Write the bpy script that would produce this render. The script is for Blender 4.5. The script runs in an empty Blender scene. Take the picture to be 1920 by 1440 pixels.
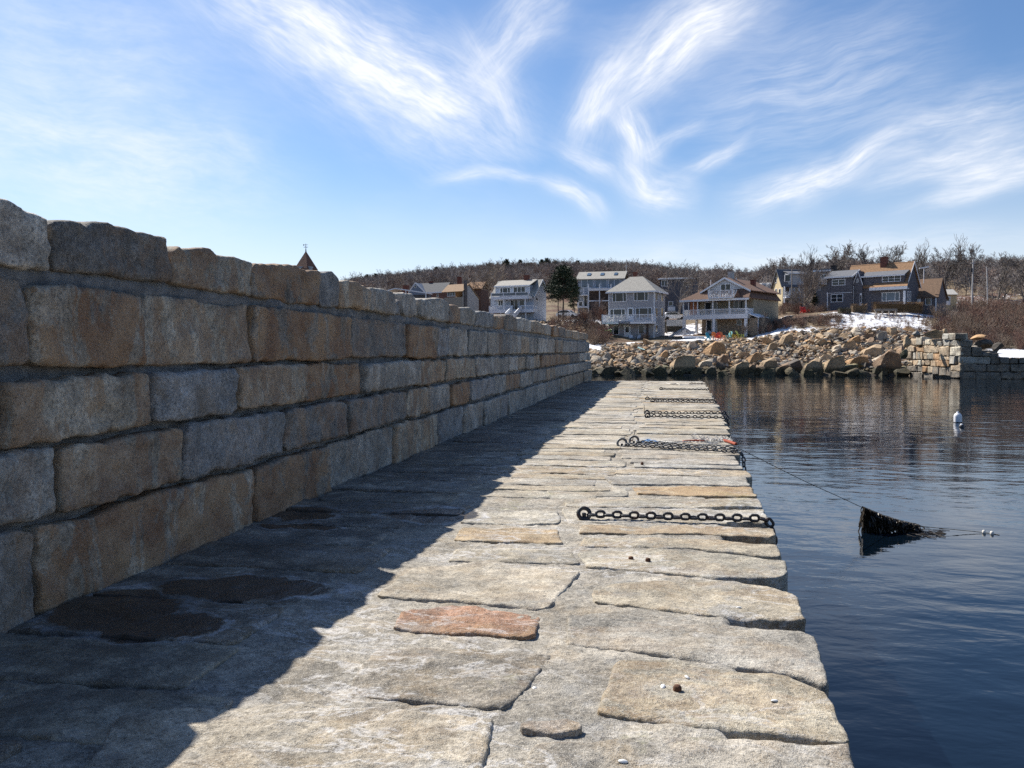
import bpy, math, random
import numpy as np
from mathutils import Vector, Matrix
rnd = random.Random(7)
rng = np.random.default_rng(11)
S = bpy.context.scene
COL = S.collection

# ------------------------------------------------------------ camera (metres, z = 0 is the water, pier top is z = 1.7)
F, CX, CY = 1640.0, 960.0, 720.0
PITCH, YAW = math.atan(64/1640), math.atan(276/1640)
CAM = np.array([0.0, 0.0, 3.3])
FW = np.array([-math.sin(YAW), math.cos(YAW), 0.0]); RT = np.array([math.cos(YAW), math.sin(YAW), 0.0]); UP = np.array([0, 0, 1.0])
FWD = FW*math.cos(PITCH)-UP*math.sin(PITCH); UPC = UP*math.cos(PITCH)+FW*math.sin(PITCH)
cd = bpy.data.cameras.new('camera'); cam = bpy.data.objects.new('camera', cd); COL.objects.link(cam)
cd.sensor_width = 36; cd.lens = 36*F/1920; cd.clip_start = 0.05; cd.clip_end = 12000
cam.matrix_world = Matrix(((RT[0], UPC[0], -FWD[0], CAM[0]), (RT[1], UPC[1], -FWD[1], CAM[1]), (RT[2], UPC[2], -FWD[2], CAM[2]), (0, 0, 0, 1)))
S.camera = cam
# ------------------------------------------------------------ light and exposure
SUN_EL, SUN_AZ = math.radians(45.0), math.radians(-50.0)         # azimuth from +Y, negative is left
SD = np.array([math.sin(SUN_AZ)*math.cos(SUN_EL), math.cos(SUN_AZ)*math.cos(SUN_EL), math.sin(SUN_EL)])
sl = bpy.data.lights.new('sun', 'SUN'); sl.energy = 5.0; sl.angle = math.radians(0.5); sl.color = (1.0, 0.945, 0.86)
so = bpy.data.objects.new('sun', sl); COL.objects.link(so)
so.rotation_mode = 'QUATERNION'; so.rotation_quaternion = Vector(SD).to_track_quat('Z', 'Y')
SKY_STRENGTH = 0.072
S.view_settings.view_transform = 'Standard'; S.view_settings.look = 'None'
S.view_settings.exposure = 0.72; S.view_settings.gamma = 1.0; S.view_settings.use_curve_mapping = False
S.cycles.max_bounces = 6; S.cycles.diffuse_bounces = 2; S.cycles.glossy_bounces = 3; S.cycles.transparent_max_bounces = 8
S.cycles.use_denoising = False
try: S.cycles.denoiser = 'OPENIMAGEDENOISE'
except Exception: pass
S.cycles.caustics_reflective = False; S.cycles.caustics_refractive = False

# ------------------------------------------------------------ pixel of the photograph -> ray, so that measured things land where they stand
def ray(px, py): return FWD+RT*((px-CX)/F)+UPC*((CY-py)/F)
def on_z(px, py, z): d = ray(px, py); return CAM+d*((z-CAM[2])/d[2])
def on_x(px, py, x): d = ray(px, py); return CAM+d*((x-CAM[0])/d[0])
def at(px, py, Z): d = ray(px, py); return CAM+d*(Z/float(d@FW))

# ------------------------------------------------------------ node helpers
def sock(v): return v.outputs[0] if isinstance(v, bpy.types.Node) else v
class NT:
    def __init__(s, nt): s.nt = nt
    def n(s, t, **kw):
        nd = s.nt.nodes.new(t); ins = kw.pop('i', {})
        for k, v in kw.items(): setattr(nd, k, v)
        for k, v in ins.items(): s.put(nd.inputs[k], v)
        return nd
    def put(s, inp, v):
        if isinstance(v, (bpy.types.Node, bpy.types.NodeSocket)): s.nt.links.new(sock(v), inp)
        elif v is not None: inp.default_value = v
    def m(s, op, a, b=None, c=None, clamp=False):
        nd = s.n('ShaderNodeMath', operation=op, use_clamp=clamp)
        s.put(nd.inputs[0], a)
        if b is not None: s.put(nd.inputs[1], b)
        if c is not None: s.put(nd.inputs[2], c)
        return nd.outputs[0]
    def vm(s, op, a, b=None):
        nd = s.n('ShaderNodeVectorMath', operation=op); s.put(nd.inputs[0], a)
        if b is not None: s.put(nd.inputs['Scale' if op == 'SCALE' else 1], b)
        return nd.outputs['Value'] if op in ('LENGTH', 'DOT_PRODUCT', 'DISTANCE') else nd.outputs[0]
    def ss(s, v, a, b, lo=0.0, hi=1.0):
        nd = s.n('ShaderNodeMapRange', interpolation_type='SMOOTHSTEP'); s.put(nd.inputs[0], v)
        for k, q in zip((1, 2, 3, 4), (a, b, lo, hi)): s.put(nd.inputs[k], q)
        return nd.outputs[0]
    def noise(s, v, scale, detail=2, rough=0.5, dist=0.0):
        nd = s.n('ShaderNodeTexNoise'); s.put(nd.inputs['Vector'], v)
        nd.inputs['Scale'].default_value = scale; nd.inputs['Detail'].default_value = detail
        nd.inputs['Roughness'].default_value = rough; nd.inputs['Distortion'].default_value = dist
        return nd.outputs[0]
    def mix(s, f, a, b, mode='MIX'):
        nd = s.n('ShaderNodeMix', data_type='RGBA', blend_type=mode)
        s.put(nd.inputs[0], f)
        for k, q in ((6, a), (7, b)):
            s.put(nd.inputs[k], (*q, 1.0) if isinstance(q, tuple) and len(q) == 3 else q)
        return nd.outputs[2]
    def comb(s, x, y, z=0.0):
        nd = s.n('ShaderNodeCombineXYZ')
        for k, q in enumerate((x, y, z)): s.put(nd.inputs[k], q)
        return nd.outputs[0]
    def mapv(s, v, loc=(0, 0, 0), rot=(0, 0, 0), sc=(1, 1, 1), typ='POINT'):
        nd = s.n('ShaderNodeMapping', vector_type=typ); s.put(nd.inputs[0], v)
        nd.inputs['Location'].default_value = loc; nd.inputs['Rotation'].default_value = rot; nd.inputs['Scale'].default_value = sc
        return nd.outputs[0]
    def bump(s, h, dist, strength=1.0, nrm=None):
        nd = s.n('ShaderNodeBump'); nd.inputs['Strength'].default_value = strength if not isinstance(strength, bpy.types.NodeSocket) else 1
        if isinstance(strength, bpy.types.NodeSocket): s.put(nd.inputs['Strength'], strength)
        nd.inputs['Distance'].default_value = dist
        s.put(nd.inputs['Height'], h); s.put(nd.inputs['Normal'], nrm)
        return nd.outputs[0]

# ------------------------------------------------------------ world: Nishita sky with wind-drawn cirrus fixed in the sky (azimuth, elevation)
W = bpy.data.worlds.new('World'); S.world = W; W.use_nodes = True
wt = NT(W.node_tree); W.node_tree.nodes.clear()
sky = wt.n('ShaderNodeTexSky', sky_type='NISHITA'); sky.sun_disc = False
sky.sun_elevation = SUN_EL; sky.sun_rotation = SUN_AZ; sky.altitude = 0; sky.air_density = 1.0; sky.dust_density = 0.55; sky.ozone_density = 3.0
tc = wt.n('ShaderNodeTexCoord'); dirv = wt.vm('NORMALIZE', tc.outputs['Generated'])
sx = wt.n('ShaderNodeSeparateXYZ'); wt.put(sx.inputs[0], dirv)
az = wt.m('ARCTAN2', sx.outputs[0], sx.outputs[1]); el = wt.m('ARCSINE', sx.outputs[2])
ae = wt.comb(az, el)
w1 = wt.n('ShaderNodeTexNoise', i={'Vector': ae, 'Scale': 5.0, 'Detail': 3.0, 'Roughness': 0.55})
w2 = wt.n('ShaderNodeTexNoise', i={'Vector': ae, 'Scale': 17.0, 'Detail': 3.0, 'Roughness': 0.6})
warp = wt.vm('ADD', wt.vm('SCALE', wt.vm('SUBTRACT', w1.outputs['Color'], (0.5, 0.5, 0.5)), 0.055),
             wt.vm('SCALE', wt.vm('SUBTRACT', w2.outputs['Color'], (0.5, 0.5, 0.5)), 0.010))
aew = wt.vm('ADD', ae, warp)
def azel(px, py):
    d = ray(px, py); d = d/np.linalg.norm(d)
    return math.atan2(d[0], d[1]), math.asin(d[2])
# (x0,y0) -> (x1,y1) in photograph pixels, half width, density, bend, streak stretch
STREAKS = [(330, -110, 1000, 300, 80, 1.05, .12, 4), (480, 10, 900, 260, 40, .35, .2, 5), (1060, -60, 850, 180, 44, .6, .35, 4), (850, 40, 1000, 300, 32, .48, -.12, 6),
           (1430, -50, 1110, 190, 46, 1.0, .35, 5), (1180, 60, 1070, 290, 36, .95, .5, 4), (1160, 190, 1210, 330, 36, .85, -.2, 4), (1190, 310, 1330, 220, 13, .6, 0, 6),
           (1030, 270, 1160, 345, 20, .65, .25, 5), (1140, 320, 1310, 385, 30, .8, .4, 4), (1280, 345, 1420, 255, 13, .65, .2, 6), (800, 325, 1080, 345, 10, .6, -.3, 6),
           (1020, 335, 1140, 400, 18, .65, -.5, 4), (1370, 400, 1720, 265, 26, 1.0, .35, 5), (1600, 290, 1980, 180, 50, .5, .1, 6), (1620, 355, 1980, 245, 26, .75, .2, 6),
           (1730, 365, 2000, 280, 26, .75, .2, 6), (1680, 405, 1930, 335, 13, .45, .1, 6), (1260, 230, 1800, 90, 100, .34, .1, 7), (1100, 120, 1500, 20, 60, .3, .2, 6),
           (-260, 190, 560, 330, 90, .50, .05, 3), (-300, 10, 480, 170, 120, .36, .05, 3), (400, 255, 480, 310, 10, .25, 0, 4), (950, 80, 1060, 40, 20, .4, .2, 5),
           (1000, 480, 2100, 440, 30, .22, 0, 6)]
dens = None
for k, (x0, y0, x1, y1, hw, I, bend, st) in enumerate(STREAKS):
    a0, e0 = azel(x0, y0); a1, e1 = azel(x1, y1)
    L = math.hypot(a1-a0, e1-e0)/2*1.16; w = hw/F*0.95; th = math.atan2(e1-e0, a1-a0)
    q = wt.mapv(aew, loc=((a0+a1)/2, (e0+e1)/2, 0), rot=(0, 0, th), sc=(L, w, 1), typ='TEXTURE')
    s3 = wt.n('ShaderNodeSeparateXYZ'); wt.put(s3.inputs[0], q)
    x2 = wt.m('MULTIPLY', s3.outputs[0], s3.outputs[0])
    yb = wt.m('SUBTRACT', s3.outputs[1], wt.m('MULTIPLY', x2, bend*L/w*0.35))
    g = wt.m('EXPONENT', wt.m('MULTIPLY', wt.m('MULTIPLY', yb, yb), -.85))
    win = wt.ss(wt.m('ABSOLUTE', s3.outputs[0]), 1.08, 0.12)
    fil = wt.noise(wt.comb(wt.m('MULTIPLY', s3.outputs[0], L*6), wt.m('MULTIPLY', yb, w*6*st*.7), k*3.7), 2.6, 5, .55, .0)
    fib = wt.noise(wt.comb(wt.m('MULTIPLY', s3.outputs[0], L*9), wt.m('ADD', wt.m('MULTIPLY', yb, w*6*st*2.2), wt.m('MULTIPLY', s3.outputs[0], L*2.0)), k*2.1), 4.5, 4, .6)
    d = wt.m('MULTIPLY', wt.m('MULTIPLY', g, win), wt.m('MULTIPLY', wt.ss(fil, .24, .72, I*.30, I*1.1), wt.ss(fib, .25, .70, .72, 1.12)))
    dens = d if dens is None else wt.m('SUBTRACT', wt.m('ADD', dens, d), wt.m('MULTIPLY', wt.m('MULTIPLY', dens, d), .75))
# thin high veil everywhere, drawn out along the same wind
veil = wt.noise(wt.mapv(ae, rot=(0, 0, -.45), sc=(1.2, 4.0, 1)), 2.6, 6, .6, .2)
dens = wt.m('ADD', dens, wt.ss(veil, .48, .85, 0.0, .16))
dens = wt.m('ADD', wt.m('MULTIPLY', dens, wt.ss(el, 0.0, .12, .4, 1.0)), wt.ss(el, .22, .0, 0, .74))
dens = wt.m('MINIMUM', dens, 1.0)
CLOUD = 9.2
skyc = wt.mix(1.0, sky, (0.75, 0.90, 1.06), 'MULTIPLY')
cl = wt.mix(wt.m('MULTIPLY', dens, .88), skyc, (CLOUD, CLOUD*1.01, CLOUD*1.04))
bg = wt.n('ShaderNodeBackground', i={'Color': cl, 'Strength': SKY_STRENGTH})
wo = wt.n('ShaderNodeOutputWorld'); wt.put(wo.inputs[0], bg)
try: W.cycles.sampling_method = 'MANUAL'; W.cycles.sample_map_resolution = 1024
except Exception: pass

# ------------------------------------------------------------ mesh helpers
def tag(o, label=None, cat=None, group=None, kind=None):
    if label: o['label'] = label
    if cat: o['category'] = cat
    if group: o['group'] = group
    if kind: o['kind'] = kind
    return o
def link(name, me, mat=None, parent=None, color=None):
    o = bpy.data.objects.new(name, me); COL.objects.link(o)
    if mat is not None and me is not None and not me.materials: me.materials.append(mat)
    if parent is not None: o.parent = parent
    if color is not None: o.color = color
    return o
def mesh_np(name, V, faces, smooth=False):
    """faces: list of (n,k) int arrays"""
    me = bpy.data.meshes.new(name); V = np.asarray(V, dtype=np.float32)
    faces = [np.asarray(f, dtype=np.int32) for f in faces if len(f)]
    me.vertices.add(len(V)); me.vertices.foreach_set('co', V.ravel())
    tot = sum(f.size for f in faces); nf = sum(len(f) for f in faces)
    me.loops.add(tot); me.polygons.add(nf)
    me.loops.foreach_set('vertex_index', np.concatenate([f.ravel() for f in faces]))
    sizes = np.concatenate([np.full(len(f), f.shape[1], dtype=np.int32) for f in faces])
    me.polygons.foreach_set('loop_start', np.concatenate([[0], np.cumsum(sizes)[:-1]]).astype(np.int32))
    me.polygons.foreach_set('use_smooth', np.full(nf, smooth, dtype=bool))
    me.update(calc_edges=True); me.validate(clean_customdata=False)
    return me
def empty(name, loc=(0, 0, 0), mat=None):
    o = bpy.data.objects.new(name, None); COL.objects.link(o); o.empty_display_size = .2
    if mat is not None: o.matrix_world = mat
    else: o.location = loc
    return o
class MB:
    def __init__(s): s.v = []; s.f = []
    def add(s, vs, fs):
        b = len(s.v); s.v += [tuple(map(float, q)) for q in vs]; s.f += [tuple(b+i for i in q) for q in fs]; return s
    def box(s, x0, x1, y0, y1, z0, z1):
        return s.add([(x0, y0, z0), (x1, y0, z0), (x1, y1, z0), (x0, y1, z0), (x0, y0, z1), (x1, y0, z1), (x1, y1, z1), (x0, y1, z1)],
                     [(0, 3, 2, 1), (4, 5, 6, 7), (0, 1, 5, 4), (1, 2, 6, 5), (2, 3, 7, 6), (3, 0, 4, 7)])
    def hexa(s, b, t):            # bottom four, top four points
        return s.add(list(b)+list(t), [(0, 3, 2, 1), (4, 5, 6, 7), (0, 1, 5, 4), (1, 2, 6, 5), (2, 3, 7, 6), (3, 0, 4, 7)])
    def prism(s, poly, d):        # polygon of 3D points swept by vector d
        n = len(poly); d = np.array(d); top = [np.array(p)+d for p in poly]
        return s.add(list(poly)+top, [tuple(range(n))[::-1], tuple(range(n, 2*n))]+[(i, (i+1) % n, n+(i+1) % n, n+i) for i in range(n)])
    def tube(s, p0, p1, r0, r1=None, n=6):
        r1 = r0 if r1 is None else r1; p0 = np.array(p0, float); p1 = np.array(p1, float); d = p1-p0; d /= max(np.linalg.norm(d), 1e-9)
        a = np.cross(d, (0, 0, 1) if abs(d[2]) < .9 else (1, 0, 0)); a /= np.linalg.norm(a); b = np.cross(d, a)
        ang = [2*math.pi*k/n for k in range(n)]
        ring = [a*math.cos(t)+b*math.sin(t) for t in ang]
        return s.add([p0+r0*q for q in ring]+[p1+r1*q for q in ring], [(i, (i+1) % n, n+(i+1) % n, n+i) for i in range(n)]+[tuple(range(n))[::-1], tuple(range(n, 2*n))])
    def path(s, pts, r, n=6):
        for a, b in zip(pts[:-1], pts[1:]): s.tube(a, b, r, r, n)
        return s
    def lathe(s, prof, c=(0, 0, 0), n=14):
        vs = [(c[0]+r*math.cos(2*math.pi*k/n), c[1]+r*math.sin(2*math.pi*k/n), c[2]+z) for r, z in prof for k in range(n)]
        fs = [(j*n+k, j*n+(k+1) % n, (j+1)*n+(k+1) % n, (j+1)*n+k) for j in range(len(prof)-1) for k in range(n)]
        return s.add(vs, fs)
    def mesh(s, name='part', smooth=False):
        me = bpy.data.meshes.new(name); me.from_pydata(s.v, [], s.f); me.update()
        if smooth: me.polygons.foreach_set('use_smooth', [True]*len(me.polygons))
        return me
    def build(s, name, mat, parent=None, color=None, smooth=False): return link(name, s.mesh(name, smooth), mat, parent, color)
# vectorised gradient noise
_perm = rng.permutation(512).astype(np.int64); _grad = rng.normal(size=(512, 3)); _grad /= np.linalg.norm(_grad, axis=1)[:, None]
def pnoise(P):
    P = np.asarray(P, float); I = np.floor(P).astype(np.int64); f = P-I; u = f*f*f*(f*(f*6-15)+10); out = 0.0
    def g(dx, dy, dz):
        h = _perm[(_perm[(_perm[(I[..., 0]+dx) & 511]+I[..., 1]+dy) & 511]+I[..., 2]+dz) & 511]
        gr = _grad[h]; return gr[..., 0]*(f[..., 0]-dx)+gr[..., 1]*(f[..., 1]-dy)+gr[..., 2]*(f[..., 2]-dz)
    def lp(a, b, t): return a+(b-a)*t
    x0 = lp(lp(g(0, 0, 0), g(1, 0, 0), u[..., 0]), lp(g(0, 1, 0), g(1, 1, 0), u[..., 0]), u[..., 1])
    x1 = lp(lp(g(0, 0, 1), g(1, 0, 1), u[..., 0]), lp(g(0, 1, 1), g(1, 1, 1), u[..., 0]), u[..., 1])
    return lp(x0, x1, u[..., 2])*1.6
def fbm(P, oct=4, gain=.5):
    P = np.asarray(P, float); a, s, o = 1.0, 0.0, 0.0
    for _ in range(oct): s = s+a*pnoise(P); P = P*2.03+17.1; a *= gain
    return s

# ------------------------------------------------------------ materials
def new_mat(name):
    m = bpy.data.materials.new(name); m.use_nodes = True; t = NT(m.node_tree); b = m.node_tree.nodes['Principled BSDF']; return m, t, b
def mat(name, col, rough=.7, var=.25, scale=2.0, bump=0.0, bscale=20.0, objcol=False, spec=.4, stretch=(1, 1, 1)):
    m, t, b = new_mat(name)
    oi = t.n('ShaderNodeObjectInfo'); c = t.n('ShaderNodeTexCoord').outputs['Object']
    c = t.vm('ADD', c, t.comb(t.m('MULTIPLY', oi.outputs['Random'], 40), 0, 0)); c = t.mapv(c, sc=stretch)
    n = t.noise(c, scale, 5, .6)
    base = oi.outputs['Color'] if objcol else (*col, 1.0)
    k = t.ss(n, .25, .75, 1-var, 1+var)
    t.put(b.inputs['Base Color'], t.mix(1.0, base, t.comb(k, k, k), 'MULTIPLY'))
    b.inputs['Roughness'].default_value = rough; b.inputs['Specular IOR Level'].default_value = spec
    if bump: t.put(b.inputs['Normal'], t.bump(t.noise(c, bscale, 4, .6), bump))
    return m
# ------------------------------------------------------------ granite: grain, blotches, iron stain (object colour alpha = how rusty)
def granite(name, paving=False, fine=1.0):
    m, t, b = new_mat(name)
    oi = t.n('ShaderNodeObjectInfo'); oc = t.n('ShaderNodeTexCoord').outputs['Object']
    off = t.vm('SCALE', t.comb(oi.outputs['Random'], t.m('MULTIPLY', oi.outputs['Random'], 7.3), t.m('MULTIPLY', oi.outputs['Random'], 3.1)), 50.0)
    c = t.vm('ADD', oc, off)
    big = t.noise(c, 1.7, 6, .62, .5); med = t.noise(c, 9, 5, .65); grain = t.noise(c, 38*fine, 4, .75); fine_n = t.noise(c, 170*fine, 2, .6)
    k = t.m('MULTIPLY', t.ss(grain, .32, .68, .72 if paving else .66, 1.28 if paving else 1.34), t.m('MULTIPLY', t.ss(big, .28, .72, .55, 1.35), t.ss(med, .25, .75, .66, 1.33)))
    col = t.mix(1.0, oi.outputs['Color'], t.comb(k, k, k), 'MULTIPLY')
    hue = t.noise(c, 2.6, 6, .66, .3)
    col = t.mix(t.ss(hue, .50, .66, 0, .38 if paving else .45), col, (.36, .27, .16) if paving else (.25, .19, .125))
    col = t.mix(t.ss(hue, .46, .32, 0, .6), col, (.29, .285, .27) if paving else (.17, .17, .168))
    # iron staining: blotches and runs
    st = t.noise(t.mapv(c, sc=(1.9, 1.9, 1.0) if not paving else (1.4, 2.2, 1)), 1.5, 7, .68, .6)
    rust = t.m('MULTIPLY', t.ss(t.m('ADD', st, t.m('MULTIPLY', oi.outputs['Alpha'], .13 if not paving else .2)), .53, .60), oi.outputs['Alpha'])
    if not paving:
        runs = t.noise(t.mapv(c, sc=(6.5, 6.5, .55)), 1.2, 5, .6, .5)
        rust = t.m('MAXIMUM', rust, t.m('MULTIPLY', t.m('MULTIPLY', t.ss(runs, .56, .63), t.ss(big, .40, .58)), t.m('MINIMUM', t.m('MULTIPLY', oi.outputs['Alpha'], 1.3), 1.0)))
    rc = t.mix(t.ss(med, .35, .65), (.30, .165, .07), (.40, .27, .13))
    if not paving: rc = t.mix(t.ss(big, .3, .7), (.25, .115, .048), (.41, .25, .125))
    col = t.mix(t.ss(grain, .56, .70, 0, .4), col, (.60, .57, .50) if paving else (.40, .38, .35))
    col = t.mix(t.m('MULTIPLY', rust, .8), col, rc)
    # pale and dark grains
    col = t.mix(t.ss(fine_n, .56, .68, 0, .65), col, (.62, .60, .55) if paving else (.42, .41, .39))
    col = t.mix(t.ss(fine_n, .44, .30, 0, .75), col, (.05, .05, .05))
    col = t.mix(t.ss(grain, .42, .28, 0, .75), col, (.06, .058, .055))
    rough = .85
    hb = t.m('ADD', t.m('MULTIPLY', grain, .7), t.m('MULTIPLY', fine_n, .35))
    if paving:
        g = t.n('ShaderNodeNewGeometry').outputs['Position']
        wn = t.n('ShaderNodeTexNoise', i={'Vector': g, 'Scale': 2.6, 'Detail': 5.0, 'Roughness': .6})
        gp = t.vm('ADD', g, t.vm('SCALE', t.vm('SUBTRACT', wn.outputs['Color'], (.5, .5, .5)), .55))
        # weathered salt deposits, wandering pale lines and crusts
        n1 = t.noise(t.mapv(g, sc=(1.0, 2.0, 1)), 1.25, 7, .62, .9)
        band = t.ss(t.m('ABSOLUTE', t.m('SUBTRACT', n1, .52)), .030, .0)
        area = t.ss(t.noise(g, .55, 3, .5), .42, .58)
        crust = t.m('MULTIPLY', t.ss(t.noise(t.mapv(g, sc=(1, 1.8, 1)), 3.3, 7, .7, .5), .56, .66), area)
        salt = t.m('MULTIPLY', t.m('MAXIMUM', t.m('MULTIPLY', band, area), crust), t.ss(grain, .3, .55))
        col = t.mix(t.m('MULTIPLY', salt, .62), col, (.62, .61, .60))
        # green-yellow lichen spots
        col = t.mix(t.m('MULTIPLY', t.ss(t.noise(g, .9, 6, .7), .62, .72), .35), col, (.33, .33, .13))
        # wet patches: shallow pools and seepage left of the walk, near-black inside, salt rim around
        wet = None
        for (x, y, rx, ry, ro) in PUDDLES:
            q = t.mapv(gp, loc=(x, y, 1.7), rot=(0, 0, ro), sc=(rx, ry, 3.0), typ='TEXTURE')
            l = t.vm('LENGTH', t.vm('MULTIPLY', q, (1, 1, 0))); wet = l if wet is None else t.m('MINIMUM', wet, l)
        rim = t.m('MULTIPLY', t.ss(t.m('ABSOLUTE', t.m('SUBTRACT', wet, 1.12)), .16, .0), t.ss(t.noise(g, 7, 5, .7), .38, .58))
        col = t.mix(t.m('MULTIPLY', rim, .7), col, (.60, .60, .62))
        w = t.ss(wet, 1.0, .88)
        col = t.mix(w, col, t.mix(.86, col, (.018, .011, .007)))  # wet brown taken near black to paint in the wall's dark reflection
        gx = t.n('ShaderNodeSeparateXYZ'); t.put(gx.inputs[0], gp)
        damp_shade = t.m('MULTIPLY', t.ss(t.m('ADD', gx.outputs[0], t.m('MULTIPLY', wn.outputs[0], 1.6)), -1.1, -2.0), t.ss(n1, .32, .55))
        col = t.mix(t.m('MULTIPLY', damp_shade, .66), col, (.052, .045, .040))  # damp tone that also paints deeper shade onto the paving beside the wall
        rough = t.m('SUBTRACT', .9, t.m('MULTIPLY', w, .62))
        hb = t.m('MULTIPLY', hb, t.m('SUBTRACT', 1.0, t.m('MULTIPLY', w, .8)))
    t.put(b.inputs['Base Color'], col); t.put(b.inputs['Roughness'], rough); b.inputs['Specular IOR Level'].default_value = .3
    n1 = t.bump(med, .020 if not paving else .014)
    t.put(b.inputs['Normal'], t.bump(hb, (.018 if paving else .012)/fine, 1.0, n1))
    return m
def ell(px, py, wx, wy, rot=0):
    c = on_z(px, py, 1.7); e = on_z(px+wx, py, 1.7); f_ = on_z(px, py-wy, 1.7); g_ = on_z(px, py+wy, 1.7)
    return (c[0], (f_[1]+g_[1])/2, abs(e[0]-c[0]), abs(f_[1]-g_[1])/2, rot)
PUDDLES = [ell(470, 1102, 175, 22, .05), ell(300, 1180, 125, 26, 0), ell(200, 1140, 130, 45, .6), ell(575, 962, 65, 12, 0), ell(810, 965, 90, 13, 0), ell(560, 985, 90, 6, 0)]
M_WALL = granite('granite_wall'); M_PAVE = granite('granite_paving', True)
M_FAR = granite('granite_boulder', False, .25); 
def mortar_mat():
    m, t, b = new_mat('mortar'); c = t.n('ShaderNodeTexCoord').outputs['Object']
    n = t.noise(c, 6, 6, .7); f_ = t.noise(c, 60, 4, .7)
    t.put(b.inputs['Base Color'], t.mix(t.ss(n, .3, .7), (.15, .155, .16), (.32, .32, .315))); b.inputs['Roughness'].default_value = .95
    t.put(b.inputs['Normal'], t.bump(t.m('ADD', n, f_), .03)); return m
M_MORTAR = mortar_mat()

# ------------------------------------------------------------ a dressed stone: heightfield face over a ruled quad, rounded arrises, rough sides
def stone_mesh(Bk, Fr, N, depth, res, relief, r, seed, jit=.02, off=0.0, side=True, tilt=0.0, corner=.11, drill=False):
    """Bk, Fr: polylines (k,3) of the far/top and near/bottom edge, both left to right; N: outward normal of the shown face"""
    Bk = np.asarray(Bk, float); Fr = np.asarray(Fr, float); N = np.asarray(N, float)
    def resample(P, u):
        d = np.concatenate([[0], np.cumsum(np.linalg.norm(np.diff(P, axis=0), axis=1))]); d /= d[-1]
        return np.stack([np.interp(u, d, P[:, k]) for k in range(3)], 1)
    lu = max(np.linalg.norm(Bk[-1]-Bk[0]), np.linalg.norm(Fr[-1]-Fr[0])); lv = max(np.linalg.norm(Bk[0]-Fr[0]), np.linalg.norm(Bk[-1]-Fr[-1]))
    nu = max(4, int(lu/res)); nv = max(4, int(lv/res))
    # pack the rows closer near the arrises
    def spaced(n, L):
        e = min(.45, 1.6*r/L); a = np.array([0, .12*e, .35*e, .7*e]); mid = np.linspace(e, 1-e, max(2, n-6)); return np.concatenate([a, mid, (1-a)[::-1]])
    u = spaced(nu, lu); v = spaced(nv, lv)
    b = resample(Bk, u); f = resample(Fr, u)
    P = f[None]*(1-v)[:, None, None]+b[None]*v[:, None, None]
    so = seed*13.7
    A_ = (b[-1]-b[0]); A_ = A_/np.linalg.norm(A_); B_ = np.cross(N, A_)
    RR = np.random.default_rng(int(abs(seed)*1000)+5); cr = RR.uniform(.25, 1.0, 4)*corner
    crm = np.where(v[:, None] > .5, np.where(u[None] > .5, cr[0], cr[1]), np.where(u[None] > .5, cr[2], cr[3]))
    pu, pv = (u-.5)[None]*lu+0*v[:, None], (v-.5)[:, None]*lv+0*u[None]
    qu, qv = np.clip(pu, -(lu/2-crm), lu/2-crm), np.clip(pv, -(lv/2-crm), lv/2-crm); du_, dv_ = pu-qu, pv-qv; dl = np.hypot(du_, dv_); kk = np.where(dl > crm, crm/np.maximum(dl, 1e-6), 1.0)
    P = P+((kk-1)*du_)[..., None]*A_+((kk-1)*dv_)[..., None]*B_
    wob = np.stack([fbm(P*3.1+so+k*31, 3, .6) for k in range(3)], -1)*jit
    wob -= (wob@N)[..., None]*N
    edge = np.minimum(np.minimum(u, 1-u)[None]*lu, np.minimum(v, 1-v)[:, None]*lv)
    rr = r*(1+.9*fbm(P*5.3+so+7, 4, .65))
    rr = np.clip(rr, .3*r, 3*r); q = np.clip(1-edge/rr, 0, 1)
    drop = rr*(1-np.sqrt(np.clip(1-q*q, 0, 1)))
    Q = P+so*np.array([.7, .3, .5])
    h = relief*(fbm(Q*1.9, 3, .5)+.55*fbm(Q*6.5+5, 3, .55))+.12*relief*fbm(Q*31+9, 2, .6)
    h -= relief*.9*np.abs(pnoise(Q*1.7+21)); 
    if drill:
        RD = np.random.default_rng(int(abs(seed)*77)+3); top_ = RD.random() < .5; sp = RD.uniform(.13, .2); n_d = int(lu/sp); xs = (np.arange(n_d)+.5)*sp+RD.uniform(-.02, .02, n_d)
        ln_ = RD.uniform(.10, .2, n_d); vv_ = (1-v if top_ else v)[:, None]*lv
        for x_, l_ in zip(xs, ln_):
            if RD.random() < .75: h -= .022*np.exp(-((u[None]*lu-x_)/.018)**2)*(1/(1+np.exp((vv_-l_)/.012)))
    h += tilt*((u-.5)[None]*1.0+0*(v)[:, None])
    X = P+wob+N*(h-drop+off)[..., None]
    nv_, nu_ = len(v), len(u); idx = np.arange(nv_*nu_).reshape(nv_, nu_)
    quads = [np.stack([idx[:-1, :-1], idx[:-1, 1:], idx[1:, 1:], idx[1:, :-1]], -1).reshape(-1, 4)]
    V = [X.reshape(-1, 3)]
    if side:
        ring = np.concatenate([idx[0, :], idx[1:, -1], idx[-1, -2::-1], idx[-2:0:-1, 0]]); base = X.reshape(-1, 3)[ring]
        cen = P.reshape(-1, 3).mean(0); prev = ring; cnt = nv_*nu_
        for s in (.12, .4, 1.0):
            inn = (cen-base); inn -= (inn@N)[:, None]*N
            w = base-N*depth*s+inn*(.02*s)+fbm(base*5+so+s*9, 3)[:, None]*inn/np.maximum(np.linalg.norm(inn, axis=1), .05)[:, None]*.012
            new = np.arange(cnt, cnt+len(ring)); cnt += len(ring); V.append(w)
            quads.append(np.stack([np.roll(prev, -1), prev, new, np.roll(new, -1)], -1)); prev = new
    return np.concatenate(V), quads
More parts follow.
